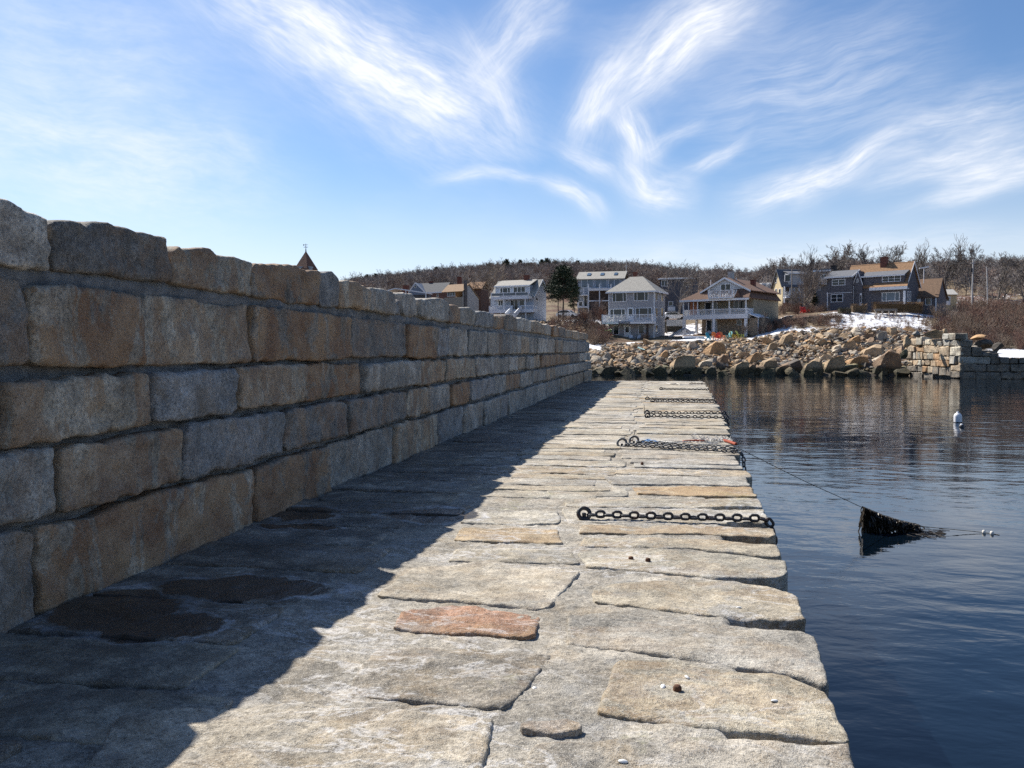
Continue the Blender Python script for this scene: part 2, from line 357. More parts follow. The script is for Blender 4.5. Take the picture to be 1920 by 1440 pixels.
def put_stone(name, args, kw, matl, parent, color):
    V, q = stone_mesh(*args, **kw); c = V.mean(0)
    # orientation: outward
    me = mesh_np(name, V-c, q, True)
    o = link(name, me, matl, parent, color); o.location = c
    return o

# ------------------------------------------------------------ the breakwater wall
XW = -3.70; ZP = 1.70
wall = tag(empty('stone_wall', (XW-.6, 22, ZP)), 'long high wall of coursed granite blocks standing along the left side of the pier', 'wall')
wall_inv = Matrix.Translation((-(XW-.6), -22, -ZP))
def py_to_Y(px): return on_x(px, 656, XW)[1]
GREY, BLUE, DARK, TAN, BROWN, RUST, PALE = (.38, .355, .31, .2), (.29, .285, .275, .1), (.20, .185, .165, .4), (.40, .345, .265, .6), (.27, .225, .175, .8), (.39, .325, .245, .9), (.47, .44, .385, .25)
COURSES = [   # bottom to top: z0, z1, right-hand end of each block in photograph pixels, first entries with the colour seen
    (0.00, .545, [62, 475, 621, 738, 823, 870, 906, 939, 953, 984, 1007, 1028, 1053, 1074, 1095, 1109.5], [DARK, RUST, BROWN, GREY, TAN, BLUE, GREY, GREY, BLUE, GREY]),
    (.545, 1.02, [106, 343, 537, 650, 762, 808, 847, 883, 929, 950, 978, 1000, 1024, 1042, 1065, 1085, 1108.5], [GREY, TAN, BLUE, DARK, DARK, TAN, GREY, RUST, BLUE, GREY]),
    (1.02, 1.46, [8, 290, 452, 572, 685, 789, 837, 893, 918, 936, 955, 971, 989, 1003, 1014, 1031, 1051, 1070, 1088, 1107.5], [DARK, TAN, BLUE, TAN, RUST, GREY, TAN, TAN, PALE, GREY, GREY, PALE, TAN, GREY]),
    (1.46, 2.05, [65, 277, 480, 663, 767, 821, 845, 883, 916, 936, 959, 980, 994, 1008, 1028, 1042, 1056, 1070, 1083, 1105.5], [DARK, RUST, TAN, BROWN, DARK, BROWN, BLUE, GREY, GREY, GREY, DARK, GREY, TAN, GREY]),
    (2.05, 2.45, [107, 332, 477, 605, 639, 695, 742, 759, 790, 809, 843, 867, 894, 927, 950, 973, 997, 1022, 1035, 1048, 1063, 1074, 1087, 1103.5], [PALE, DARK, TAN, BROWN, BLUE, TAN, GREY, BLUE, GREY, GREY, GREY])]
TOPS = [(107, 2.48, 2.44), (332, 2.44, 2.50), (477, 2.43, 2.43), (605, 2.42, 2.50), (639, 2.50, 2.47), (695, 2.45, 2.41), (742, 2.45, 2.42), (759, 2.30, 2.36), (790, 2.47, 2.44), (809, 2.43, 2.41), (843, 2.47, 2.47), (867, 2.43, 2.41)]
pool = [GREY, GREY, BLUE, TAN, PALE, TAN, DARK, GREY, BROWN, RUST]
def jitc(c, a=.12):
    k = 1+rnd.uniform(-a, a); w = rnd.uniform(-.03, .03)
    return (c[0]*k*(1+w), c[1]*k, c[2]*k*(1-w), min(1, max(0, c[3]+rnd.uniform(-.08, .12))))
n_st = 0
for ci, (z0, z1, ends, cols) in enumerate(COURSES):
    ys = [py_to_Y(p) for p in ends]
    first = ys[0]; extra = []; y = first
    while y > -5: y -= rnd.uniform(.9, 1.5); extra.append(y)
    ys = extra[::-1]+ys; nx = len(extra)
    zz0 = [z0+.0]*len(ys)
    for i in range(len(ys)-1):
        ya, yb = ys[i], ys[i+1]; k = i-nx+1
        near = max(ya, 2.0); res = .022 if near < 9 else (.036 if near < 16 else .08)
        col = jitc(cols[k] if 0 <= k < len(cols) else rnd.choice(pool))
        g = .027 if near < 20 else .032
        zt0 = zt1 = z1
        if ci == 4:
            if 0 <= k < len(TOPS): zt0, zt1 = TOPS[k][1], TOPS[k][2]
            else: zt0 = 2.45+rnd.uniform(-.05, .04); zt1 = zt0+rnd.uniform(-.03, .03)
        j = lambda a=.018: rnd.uniform(-a, a)
        zb0, zb1 = z0+g+j(), z0+g+j()
        if ci == 0: zb0 = zb1 = -.06
        if ci < 4: zt0, zt1 = z1-g+j(), z1-g+j()
        if ci == 4: zb0 += .02; zb1 += .02
        if ci == 3: zt0 -= .02; zt1 -= .02
        face = XW+rnd.uniform(-.045, .03)+(.02 if ci == 0 else 0)
        tw = rnd.uniform(-.02, .02)
        top = [(face-tw, ya+g+j(.012), ZP+zt0+(-.03 if ci == 4 else 0)), (face, (ya*.7+yb*.3), ZP+zt0*.7+zt1*.3+j(.015)), (face, (ya*.35+yb*.65), ZP+zt0*.35+zt1*.65+j(.02)), (face+tw, yb-g+j(.012), ZP+zt1+(-.03 if ci == 4 else 0))]
        bot = [(face-tw, ya+g+j(.012), ZP+zb0), (face, ya*.5+yb*.5, ZP+(zb0+zb1)/2+j(.012)), (face+tw, yb-g+j(.012), ZP+zb1)]
        o = put_stone('stone', (top, bot, (1, 0, 0), .5, res, .028, .036), dict(seed=n_st*1.37+ci, jit=.022, drill=(rnd.random() < .28 and ci < 4)), M_WALL, wall, col)
        o.matrix_parent_inverse = wall_inv; n_st += 1
# hidden heart of the wall with its mortar, a little behind the faces, and the back row of copings
m = MB()
ygrid = np.concatenate([np.arange(-5, 20, .12), np.arange(20, 46, .4), [46.0]]); zgrid = np.linspace(-.05, 2.20, 34)
YY, ZZ = np.meshgrid(ygrid, zgrid); PP = np.stack([0*YY, YY, ZZ], -1)
XX = XW-.135+.03*fbm(PP*2.2, 3)+.012*fbm(PP*9, 2)
XX = XX+.07*np.exp(-((ZZ-2.05)/.10)**2)
V = np.stack([XX, YY, ZP+ZZ], -1); idx = np.arange(V[..., 0].size).reshape(YY.shape)
fq = np.stack([idx[:-1, :-1], idx[:-1, 1:], idx[1:, 1:], idx[1:, :-1]], -1).reshape(-1, 4)
o = link('mortar', mesh_np('mortar', V.reshape(-1, 3), [fq], True), M_MORTAR, wall); o.matrix_parent_inverse = wall_inv
m = MB(); m.box(XW-1.55, XW-.16, -5, 45.9, ZP-3.2, ZP+2.15)
o = m.build('wall_core', M_MORTAR, wall); o.matrix_parent_inverse = wall_inv
y = -5
while y < 45:
    y2 = min(45.9, y+rnd.uniform(.8, 1.7)); zt = 2.36+rnd.uniform(-.10, .08)
    o = put_stone('stone', ([(XW-1.5, y+.02, ZP+zt), (XW-1.5, y2-.02, ZP+zt)], [(XW-.62, y+.02, ZP+zt), (XW-.62, y2-.02, ZP+zt)], (0, 0, 1), .5, .09, .02, .06), dict(seed=n_st*1.9), M_WALL, wall, jitc(rnd.choice([GREY, TAN, PALE])))
    o.matrix_parent_inverse = wall_inv; n_st += 1; y = y2
# end face of the wall (its far end drops straight into the water)

# ------------------------------------------------------------ the pier and its paving slabs
pier = tag(empty('pier', (0, 20, 0)), kind='structure'); pier_inv = Matrix.Translation((0, -20, 0))
EDGE = np.array([[1.02, -6], [.92, 0], [.80, 3.6], [.84, 4.4], [.88, 5.28], [.95, 6.8], [1.0, 7.6], [1.07, 9.2], [1.14, 11.05], [1.26, 14.9], [1.61, 22.6], [1.95, 34], [2.26, 45.6]])
def edge_x(y): return float(np.interp(y, EDGE[:, 1], EDGE[:, 0]))
P_GREY, P_TAN, P_WARM, P_OR, P_RED, P_PALE, P_BRN = (.335, .31, .265, .10), (.36, .31, .23, .25), (.35, .31, .24, .15), (.37, .285, .18, .4), (.33, .18, .11, .3), (.385, .35, .285, .10), (.25, .215, .17, .10)
def G(*pts): return [on_z(px, py, ZP) for px, py in pts]
n_sl = 0
def slab(back, front, col, off=0.0, r=.020, relief=.012, depth=.34, tilt=0.0):
    global n_sl
    back = np.array(back); front = np.array(front); yn = min(back[:, 1].min(), front[:, 1].min())
    res = .013 if yn < 5 else (.024 if yn < 8 else (.04 if yn < 13 else (.075 if yn < 24 else .13)))
    o = put_stone('paving_stone', (back, front, (0, 0, 1), depth, res, relief*1.0, r), dict(seed=n_sl*2.3+1, jit=.013, off=off, tilt=tilt), M_PAVE, pier, jitc(col, .05))
    o.matrix_parent_inverse = pier_inv; n_sl += 1
    return o
# traced from the photograph, nearest first: (back edge, front edge) left to right
slab(G((1000, 1388), (1300, 1378), (1592, 1390)), G((930, 1570), (1300, 1580), (1650, 1600)), P_GREY)
slab(G((1152, 1238), (1250, 1234), (1480, 1268), (1552, 1300)), G((1118, 1338), (1300, 1358), (1540, 1383), (1594, 1385)), P_TAN[:3]+(.38,), .003)
slab(G((975, 1352), (1060, 1350), (1095, 1362)), G((980, 1368), (1035, 1376), (1092, 1372)), (.27, .23, .19, .3), .012, r=.015)
slab(G((1062, 1150), (1200, 1152), (1500, 1184), (1528, 1196)), G((1062, 1206), (1300, 1236), (1490, 1264), (1558, 1286)), P_GREY, .004)
slab(G((1110, 1098), (1300, 1083), (1420, 1096), (1494, 1110)), G((1112, 1128), (1270, 1146), (1400, 1158), (1513, 1164)), P_TAN, .004)
slab(G((1082, 1035), (1250, 1028), (1472, 1048)), G((1100, 1062), (1340, 1082), (1440, 1084), (1478, 1080)), P_WARM, .003)
slab(G((1092, 1006), (1300, 1008), (1458, 1019)), G((1086, 1024), (1300, 1026), (1430, 1040), (1466, 1040)), P_TAN)
slab(G((1090, 982), (1300, 984), (1448, 990)), G((1085, 999), (1300, 1000), (1456, 1006)), P_TAN[:3]+(.45,))
slab(G((1052, 952), (1300, 954), (1433, 953)), G((1064, 977), (1300, 979), (1443, 981)), P_PALE, -.004)
slab(G((1060, 934), (1300, 934), (1424, 934)), G((1058, 949), (1300, 950), (1431, 949)), P_WARM)
slab(G((1185, 912), (1300, 911), (1411, 914)), G((1195, 926), (1300, 930), (1420, 931)), P_OR[:3]+(.6,), .004)
slab(G((1020, 913), (1100, 914), (1172, 914)), G((1030, 928), (1100, 930), (1180, 929)), P_PALE)
slab(G((1130, 894), (1300, 893), (1400, 893)), G((1150, 908), (1300, 908), (1407, 910)), P_GREY)
# middle of the walk
slab(G((235, 1335), (533, 1318), (720, 1328), (928, 1350)), G((60, 1570), (500, 1570), (700, 1570), (880, 1570)), P_PALE[:3]+(.12,), .006, relief=.015)
slab(G((706, 1212), (880, 1214), (1042, 1220)), G((640, 1300), (800, 1312), (948, 1330)), P_BRN, -.004, relief=.015)
slab(G((752, 1146), (850, 1133), (1016, 1152)), G((735, 1176), (850, 1188), (1000, 1197)), P_RED, .009, r=.02, relief=.015)
slab(G((772, 1064), (930, 1052), (1092, 1068)), G((700, 1118), (850, 1126), (1026, 1142)), P_PALE[:3]+(.05,), .004)
slab(G((852, 1025), (960, 1028), (1076, 1032)), G((838, 1050), (950, 1052), (1086, 1056)), P_WARM, -.002)
slab(G((866, 990), (960, 988), (1046, 990)), G((850, 1012), (960, 1016), (1056, 1018)), P_OR[:3]+(.35,), .002)
slab(G((880, 958), (960, 957), (1046, 955)), G((860, 980), (960, 982), (1052, 980)), P_PALE)
# the rest of each column, laid on in running bond out to the end of the pier
def run(y, xl, xr, dmin, dmax, cols, yend=45.4, gap=.022, edge=False):
    while y < yend:
        d = rnd.uniform(dmin, dmax)*(1+.25*min(1, y/40)); y2 = min(y+d, yend+.2); g = gap*(1+y/40)
        a = xl(y)+rnd.uniform(-.18, .18); b = xr(y)+rnd.uniform(-.16, .16) if not edge else edge_x((y+y2)/2)+rnd.uniform(-.07, .03)
        if a > -3: a = max(a, -3.0)
        j = lambda s=.02: rnd.uniform(-s, s)
        e = rnd.uniform(.0, .05) if edge else 0
        back = [(a, y2-g+j(), ZP), ((a+b)/2, y2-g+j(), ZP), (b-.15, y2-g+j(.012), ZP), (b, y2-g-e, ZP)]
        front = [(a, y+g+j(), ZP), ((a+b)/2, y+g+j(), ZP), (b-.2, y+g+j(.012), ZP), (b, y+g+e*.6, ZP)]
        slab(back, front, rnd.choice(cols), rnd.uniform(-.006, .010), relief=.011 if y > 10 else .013)
        y = y2
mids = lambda y: -.55+.10*math.sin(y*1.7)
lefts = lambda y: -2.1+.10*math.sin(y*2.3+1)
lit = [P_GREY, P_WARM, P_PALE, P_TAN, P_WARM, P_GREY, P_PALE, P_TAN, P_WARM, P_PALE, P_GREY, P_OR[:3]+(.30,)]
run(11.35, lambda y: mids(y)+.04, None, .38, .72, lit, edge=True)
run(9.35, lambda y: lefts(y)+.05, lambda y: mids(y)-.05, .40, .72, lit)
run(-2.0, lambda y: -3.72, lambda y: lefts(y)-.05 if y > 2.7 else -2.45, .5, .85, [P_GREY, P_BRN, P_WARM, P_BRN])
run(-2.0, lambda y: -2.0, lambda y: -.45, .5, .8, lit, yend=2.0)
run(-2.0, lambda y: -.40, None, .5, .8, lit, yend=2.6, edge=True)
# bedding mortar under the joints: stops short of the open outer joints
ys = np.concatenate([np.arange(-3, 2.5, .08), np.arange(2.5, 9, .022), np.arange(9, 16, .06), np.arange(16, 45.5, .25)]); us = np.linspace(0, 1, 190)
YY, UU = np.meshgrid(ys, us, indexing='ij')
lim = np.interp(ys, EDGE[:, 1], EDGE[:, 0])-.42-.16*np.array([pnoise(np.array([[y*1.9, .3, .7]]))[0] for y in ys])
lim = lim+np.clip((ys-12)/10, 0, 1)*.30
XX = -3.75+(lim[:, None]+3.75)*UU
PP = np.stack([XX, YY, 0*XX], -1)
ZZ = ZP-.016+.009*fbm(PP*2.5, 3)+.008*fbm(PP*15, 3)-.3*np.clip((UU-.97)/.03, 0, 1)**2
V = np.stack([XX, YY, ZZ], -1); idx = np.arange(XX.size).reshape(XX.shape)
fq = np.stack([idx[:-1, :-1], idx[:-1, 1:], idx[1:, 1:], idx[1:, :-1]], -1).reshape(-1, 4)
def bed_mat():
    m = granite('bedding_mortar', True); return m
o = link('mortar', mesh_np('mortar', V.reshape(-1, 3), [fq], True), bed_mat(), pier, (.33, .30, .25, .05)); o.matrix_parent_inverse = pier_inv
# pier core and the courses of its water side
m = MB()
for i in range(len(EDGE)-1):
    (xa, ya), (xb, yb) = EDGE[i], EDGE[i+1]
    m.hexa([(-5.3, ya, -2.5), (xa-.45, ya, -2.5), (xb-.45, yb, -2.5), (-5.3, yb, -2.5)], [(-5.3, ya, ZP-.26), (xa-.45, ya, ZP-.26), (xb-.45, yb, ZP-.26), (-5.3, yb, ZP-.26)])
M_CORE = mat('pier_core_stone', (.10, .10, .095), .9, .35, 1.5, .05, 6)
o = m.build('pier_core', M_CORE, pier); o.matrix_parent_inverse = pier_inv
k = 0
for zc0, zc1 in ((.86, 1.34), (.36, .84), (-.16, .34)):
    y = -3.0
    while y < 45.3:
        y2 = min(45.5, y+rnd.uniform(1.0, 1.8)*(1.0 if y < 15 else 1.8)); xa, xb = edge_x(y)-.06, edge_x(y2)-.06; s = rnd.uniform(-.04, .02)
        o = put_stone('quay_block', ([(xa+s, y+.02, zc1), (xb+s, y2-.02, zc1)], [(xa+s, y+.02, zc0), (xb+s, y2-.02, zc0)], (1, 0, 0), .4, .12, .015, .04), dict(seed=900+k), M_WALL, pier, jitc(DARK if zc1 < .9 else GREY))
        o.matrix_parent_inverse = pier_inv; k += 1; y = y2
# ------------------------------------------------------------ water
def water_mat():
    m, t, b = new_mat('sea_water'); g = t.n('ShaderNodeNewGeometry').outputs['Position']
    b.inputs['Base Color'].default_value = (.0016, .0045, .009, 1); b.inputs['Roughness'].default_value = .02; b.inputs['IOR'].default_value = 1.38; b.inputs['Specular IOR Level'].default_value = .5
    r = t.mapv(g, rot=(0, 0, .25), sc=(1.0, 1.9, 1))
    w1 = t.noise(r, .55, 2, .5, .4); w2 = t.noise(t.mapv(g, rot=(0, 0, -.35), sc=(1, 1.5, 1)), 1.7, 3, .5, .3); w3 = t.noise(r, 6.0, 3, .55)
    calm = t.ss(t.noise(t.mapv(g, sc=(.5, 1.3, 1)), .10, 3, .5), .34, .62, .30, 1.0)
    h = t.m('ADD', t.m('ADD', t.m('MULTIPLY', w1, .55), t.m('MULTIPLY', w2, .26)), t.m('MULTIPLY', w3, .035))
    t.put(b.inputs['Normal'], t.bump(t.m('MULTIPLY', h, calm), .044, 1.0)); return m
wm = MB().add([(-4000, -1500, 0), (4000, -1500, 0), (4000, 4000, 0), (-4000, 4000, 0)], [(0, 1, 2, 3)])
tag(wm.build('water', water_mat()), kind='structure')
tag(MB().add([(-4000, -1500, -3), (4000, -1500, -3), (4000, 4000, -3), (-4000, 4000, -3)], [(0, 1, 2, 3)]).build('seabed', mat('seabed_sand', (.05, .05, .04))), kind='structure')

# ------------------------------------------------------------ terrain: shore, lawns, bank and wooded hill
FAR = lambda a, b_, c: [(300, a), (450, b_), (620, c), (1000, c*.8), (3000, c*.6)]
PROF = {-2600: [(125, -2), (140, .5), (170, 2.5), (220, 5)]+FAR(12, 20, 22), 0: [(125, -2), (140, .5), (160, 2.5), (200, 4)]+FAR(10, 18, 22),
        520: [(125, -2), (140, .5), (160, 4), (180, 7), (220, 10)]+FAR(15, 24, 30), 700: [(125, -2), (138, .5), (150, 5), (165, 8), (180, 9), (220, 13)]+FAR(20, 33, 40),
        900: [(118, -2), (126, .5), (140, 4), (155, 8), (170, 9.3), (190, 11), (220, 14)]+FAR(23, 39, 46), 1030: [(112, -1.6), (117, .4), (125, 2), (134, 3.9), (146, 6.0), (158, 8.0), (168, 8.7), (190, 11), (220, 14)]+FAR(24, 40, 48),
        1115: [(110, -1.6), (114, .1), (122, 1.9), (130, 3.1), (138, 3.8), (146, 4.7), (156, 7.2), (165, 8.6), (190, 11), (220, 14)]+FAR(24, 40, 48), 1190: [(110, -1.6), (114, .1), (122, 1.9), (130, 3.1), (138, 3.9), (144, 4.6), (158, 5.6), (168, 8.2), (190, 11), (220, 14)]+FAR(24, 40, 48),
        1260: [(110, -1.6), (114, .1), (122, 2.0), (130, 3.2), (138, 4.2), (144, 5.0), (158, 6.2), (170, 8.6), (190, 11), (220, 14)]+FAR(23, 36, 42), 1400: [(110, -1.6), (114, .1), (122, 2.0), (130, 3.3), (138, 4.5), (144, 5.4), (156, 6.5), (166, 8.6), (190, 11.5), (220, 15)]+FAR(23, 33, 40),
        1470: [(110, -1.6), (114, .1), (122, 2.1), (130, 4.0), (138, 5.7), (148, 7.2), (151, 8.6), (160, 9.6), (175, 10.8), (200, 13)]+FAR(24, 36, 44), 1560: [(109, -1.6), (113, .1), (121, 2.2), (130, 4.6), (137, 6.0), (146, 7.9), (155, 9.8), (160, 10.1), (176, 10.6), (200, 13)]+FAR(26, 40, 46),
        1700: [(111, -1.6), (114, .1), (121, 2.4), (130, 4.8), (137, 6.1), (146, 7.9), (155, 9.8), (160, 10.1), (176, 10.6), (200, 14)]+FAR(25.5, 35.5, 42), 1780: [(111, -1.6), (113.5, .1), (118, 2.4), (124, 3.8), (136, 5.4), (148, 7.4), (160, 9.0), (180, 10.5), (210, 14)]+FAR(26.5, 36.5, 43), 1806: [(103, -1.6), (105.5, 1.3), (112, 2.6), (124, 3.9), (136, 5.4), (148, 7.4), (160, 9.0), (180, 10.5), (210, 14)]+FAR(26.5, 36.5, 43),
        1880: [(103, -1.6), (105, 1.9), (112, 2.5), (124, 3.6), (136, 4.9), (148, 6.6), (160, 8.4), (180, 10.5), (210, 14)]+FAR(26.5, 36.5, 43), 2100: [(108, -1.6), (110, 1.9), (118, 2.5), (130, 3.6), (148, 6), (170, 9), (200, 13)]+FAR(26, 36, 43), 4300: [(115, -1.6), (130, 2), (160, 5), (200, 10)]+FAR(20, 30, 36)}
PK = sorted(PROF)
ZS = np.concatenate([[100, 102, 103.5], np.arange(105, 180, 1.25), np.arange(180, 260, 4), np.arange(260, 640, 14), [700, 800, 1000, 1500, 2200, 3000]])
TAB = np.array([np.interp(ZS, [q[0] for q in PROF[k]], [q[1] for q in PROF[k]]) for k in PK])
def ground_z(px, Z):
    col = [np.interp(px, PK, TAB[:, i]) for i in (max(0, np.searchsorted(ZS, Z)-1), min(len(ZS)-1, np.searchsorted(ZS, Z)))]
    i0 = max(0, np.searchsorted(ZS, Z)-1); i1 = min(len(ZS)-1, i0+1); t = 0 if i0 == i1 else min(1, max(0, (Z-ZS[i0])/(ZS[i1]-ZS[i0])))
    return float(np.interp(px, PK, TAB[:, i0])*(1-t)+np.interp(px, PK, TAB[:, i1])*t)
def gpos(px, Z, dz=0.0):
    p = CAM+FW*Z+RT*((px-CX)/F*Z*(math.cos(PITCH))); p[2] = ground_z(px, Z)+dz; return p
def gZ(px, py, lo=101, hi=600):
    """depth at which the view line through a pixel meets the terrain"""
    d = ray(px, py); k = float(d@FW)
    for Z in np.arange(lo, hi, .5):
        if CAM[2]+d[2]/k*Z <= ground_z(px, Z): return Z
    return hi
pxs = np.concatenate([np.linspace(-2600, 560, 60), np.linspace(580, 1000, 60), np.linspace(1003, 2100, 300), np.linspace(2110, 4300, 40)])
PXg, Zg = np.meshgrid(pxs, ZS)
Zt = np.stack([np.interp(pxs, PK, TAB[:, i]) for i in range(len(ZS))])
B = CAM[None, None, :]+FW*Zg[..., None]+RT*((PXg-CX)/F*Zg)[..., None]
nz = fbm(B*np.array([.11, .11, 0])+3, 4)
Zt = Zt+np.where(Zt > .5, nz*np.interp(Zg, [100, 120, 200, 400], [.15, .3, .5, 2.5]), 0)
B[..., 2] = Zt
def gs(a, b_, c, d, k=1.0): return k*np.exp(-(((PXg-a)/b_)**2)**2-(((Zg-c)/d)**2)**2)
snow = np.zeros_like(Zg)
for q in [(1080, 62, 165, 7), (1112, 18, 136, 6.5, 1.0), (1290, 30, 161, 7, .9), (1310, 60, 143, 2.5, .8), (1180, 60, 142, 2.0, .62), (1520, 62, 158.0, 2.2), (1450, 60, 143, 5, .72), (1505, 30, 141.5, 4, .8), (1650, 108, 147, 12, .72), (1560, 30, 152, 5, .56), (1690, 70, 157.5, 2.2), (1925, 75, 117, 8), (2050, 90, 120, 8), (1800, 60, 160, 20, .4), (1860, 120, 190, 60, .42), (1350, 40, 172, 8, .5), (1250, 20, 158, 5, .6)]:
    snow = np.maximum(snow, gs(*q))
idx = np.arange(PXg.size).reshape(PXg.shape)
me = mesh_np('terrain', B.reshape(-1, 3), [np.stack([idx[:-1, :-1], idx[:-1, 1:], idx[1:, 1:], idx[1:, :-1]], -1).reshape(-1, 4)], True)
at_ = me.attributes.new('snow', 'FLOAT', 'POINT'); at_.data.foreach_set('value', snow.ravel().astype(np.float32))
def terrain_mat():
    m, t, b = new_mat('shore_ground'); g = t.n('ShaderNodeNewGeometry').outputs['Position']
    s = t.n('ShaderNodeAttribute', attribute_name='snow').outputs['Fac']
    n1 = t.noise(g, .5, 6, .65); n2 = t.noise(g, 2.2, 5, .65); n3 = t.noise(g, .09, 4, .6)
    col = t.mix(t.ss(n1, .35, .65), (.13, .095, .06), (.23, .18, .115))
    col = t.mix(t.ss(n3, .45, .6), col, (.12, .07, .05))
    col = t.mix(t.ss(n2, .55, .7, 0, .6), col, (.05, .04, .03))
    z = t.n('ShaderNodeSeparateXYZ'); t.put(z.inputs[0], g)
    col = t.mix(t.ss(z.outputs[2], 5.0, 3.2), col, t.mix(t.ss(n2, .4, .6), (.035, .03, .025), (.12, .10, .075)))  # low shore ground darkened so the gaps between rocks read as shade
    f_ = t.ss(t.m('ADD', s, t.m('MULTIPLY', t.m('SUBTRACT', t.m('ADD', t.m('MULTIPLY', n1, .45), t.m('MULTIPLY', n2, .55)), .5), 3.0)), .50, .58)
    col = t.mix(f_, col, (.82, .83, .86))
    t.put(b.inputs['Base Color'], col); b.inputs['Roughness'].default_value = .9; b.inputs['Specular IOR Level'].default_value = .2
    t.put(b.inputs['Normal'], t.bump(n2, .25)); return m
tag(link('terrain', me, terrain_mat()), kind='structure')

# ------------------------------------------------------------ boulders and riprap
import bmesh
def rock_proto(seed, sub=3, planes=9, sq=(1, 1, 1), rough=.03):
    r = np.random.default_rng(seed); bm = bmesh.new(); bmesh.ops.create_icosphere(bm, subdivisions=sub, radius=1.0)
    V = np.array([v.co[:] for v in bm.verts]); Fc = np.array([[v.index for v in f.verts] for f in bm.faces]); bm.free()
    for _ in range(planes):
        n = r.normal(size=3); n /= np.linalg.norm(n); d = r.uniform(.34, .66); k = np.maximum(0, V@n-d); V = V-k[:, None]*n
    V = V*np.array(sq); V += fbm(V*1.6+seed*5, 3)[:, None]*rough*V/np.maximum(np.linalg.norm(V, axis=1), .1)[:, None]
    V -= (V.max(0)+V.min(0))/2; V /= (V.max(0)-V.min(0)).max()/2
    return V, Fc
def rock_mat():
    m, t, b = new_mat('shore_rock'); oi = t.n('ShaderNodeObjectInfo'); oc = t.n('ShaderNodeTexCoord').outputs['Object']; g = t.n('ShaderNodeNewGeometry').outputs['Position']
    ac = t.n('ShaderNodeAttribute', attribute_name='tint').outputs['Color']
    base = t.mix(oi.outputs['Alpha'], ac, oi.outputs['Color'])
    n = t.noise(g, .9, 6, .65); n2 = t.noise(g, 4.5, 5, .65)
    k = t.m('MULTIPLY', t.ss(n, .3, .7, .65, 1.25), t.ss(n2, .3, .7, .8, 1.2))
    col = t.mix(1.0, base, t.comb(k, k, k), 'MULTIPLY'); col = t.mix(t.ss(n, .52, .68, 0, .45), col, (.34, .20, .09))
    z = t.n('ShaderNodeSeparateXYZ'); t.put(z.inputs[0], g)
    # tide line: dark wet weed below about a metre and a half
    tl = t.m('ADD', z.outputs[2], t.m('MULTIPLY', n, -1.0))
    col = t.mix(t.ss(tl, .80, .25, 0, .9), col, t.mix(t.ss(n2, .4, .6), (.035, .032, .022), (.085, .075, .04)))
    t.put(b.inputs['Base Color'], col); b.inputs['Roughness'].default_value = .85; b.inputs['Specular IOR Level'].default_value = .3
    t.put(b.inputs['Normal'], t.bump(n2, .10)); return m
M_ROCK = rock_mat()
RP = [rock_proto(50+i, 3, 9+i % 5) for i in range(12)]
def wedge_proto(seed):
    r = np.random.default_rng(seed); bm = bmesh.new(); bmesh.ops.create_icosphere(bm, subdivisions=4, radius=1.0)
    V = np.array([v.co[:] for v in bm.verts]); Fc = np.array([[v.index for v in f.verts] for f in bm.faces]); bm.free()
    cuts = [((.45, -.85, .08), .36), ((-.45, -.15, .85), .42), ((-.75, -.6, .25), .62), ((.9, .2, .1), .60), ((.25, -.3, .9), .58), ((0, 0, -1), .5)]
    for n, d in cuts+[(r.normal(size=3), r.uniform(.5, .75)) for _ in range(4)]:
        n = np.array(n)+r.normal(0, .10, 3); n /= np.linalg.norm(n); d += r.normal(0, .04); k = np.maximum(0, V@n-d); V = V-k[:, None]*n
    V += (fbm(V*1.3+seed, 3)*.05+fbm(V*5+seed, 2)*.012)[:, None]*V/np.maximum(np.linalg.norm(V, axis=1), .1)[:, None]
    V -= (V.max(0)+V.min(0))/2; V /= (V.max(0)-V.min(0))/2
    return V, Fc
RP += [wedge_proto(70+i) for i in range(6)]
RMESH = [mesh_np('boulder', V, [Fc], False) for V, Fc in RP]
for q in RMESH: q.materials.append(M_ROCK)
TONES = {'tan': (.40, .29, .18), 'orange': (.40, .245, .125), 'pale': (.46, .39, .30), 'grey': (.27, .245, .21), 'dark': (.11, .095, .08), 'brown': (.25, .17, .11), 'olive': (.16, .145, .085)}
def boulder(p, w, h, dpt, tone, label, group, rz=None, k=None, tilt=.25):
    k = rnd.randrange(12) if k is None else k
    o = bpy.data.objects.new('boulder', RMESH[k]); COL.objects.link(o)
    o.rotation_euler = (rnd.uniform(-tilt, tilt), rnd.uniform(-tilt, tilt), rnd.uniform(0, 6.28) if rz is None else rz)
    V = RP[k][0]; R = np.array(o.rotation_euler.to_matrix()); sc = np.array([w/2, dpt/2, h/2])*1.06
    # scale along world axes first, so that the measured width and height hold
    ext = np.abs((V*sc)@R.T); e = ext.max(0); f = np.array([w/2, dpt/2, h/2])
    sc = sc*float(np.clip(((f[0]/e[0])+(f[2]/e[2]))/2, .6, 1.5)); o.scale = sc
    o.location = p; c = TONES[tone]; j = rnd.uniform(.85, 1.15); o.color = (c[0]*j, c[1]*j, c[2]*j, 1)
    return tag(o, label, 'boulder', group)
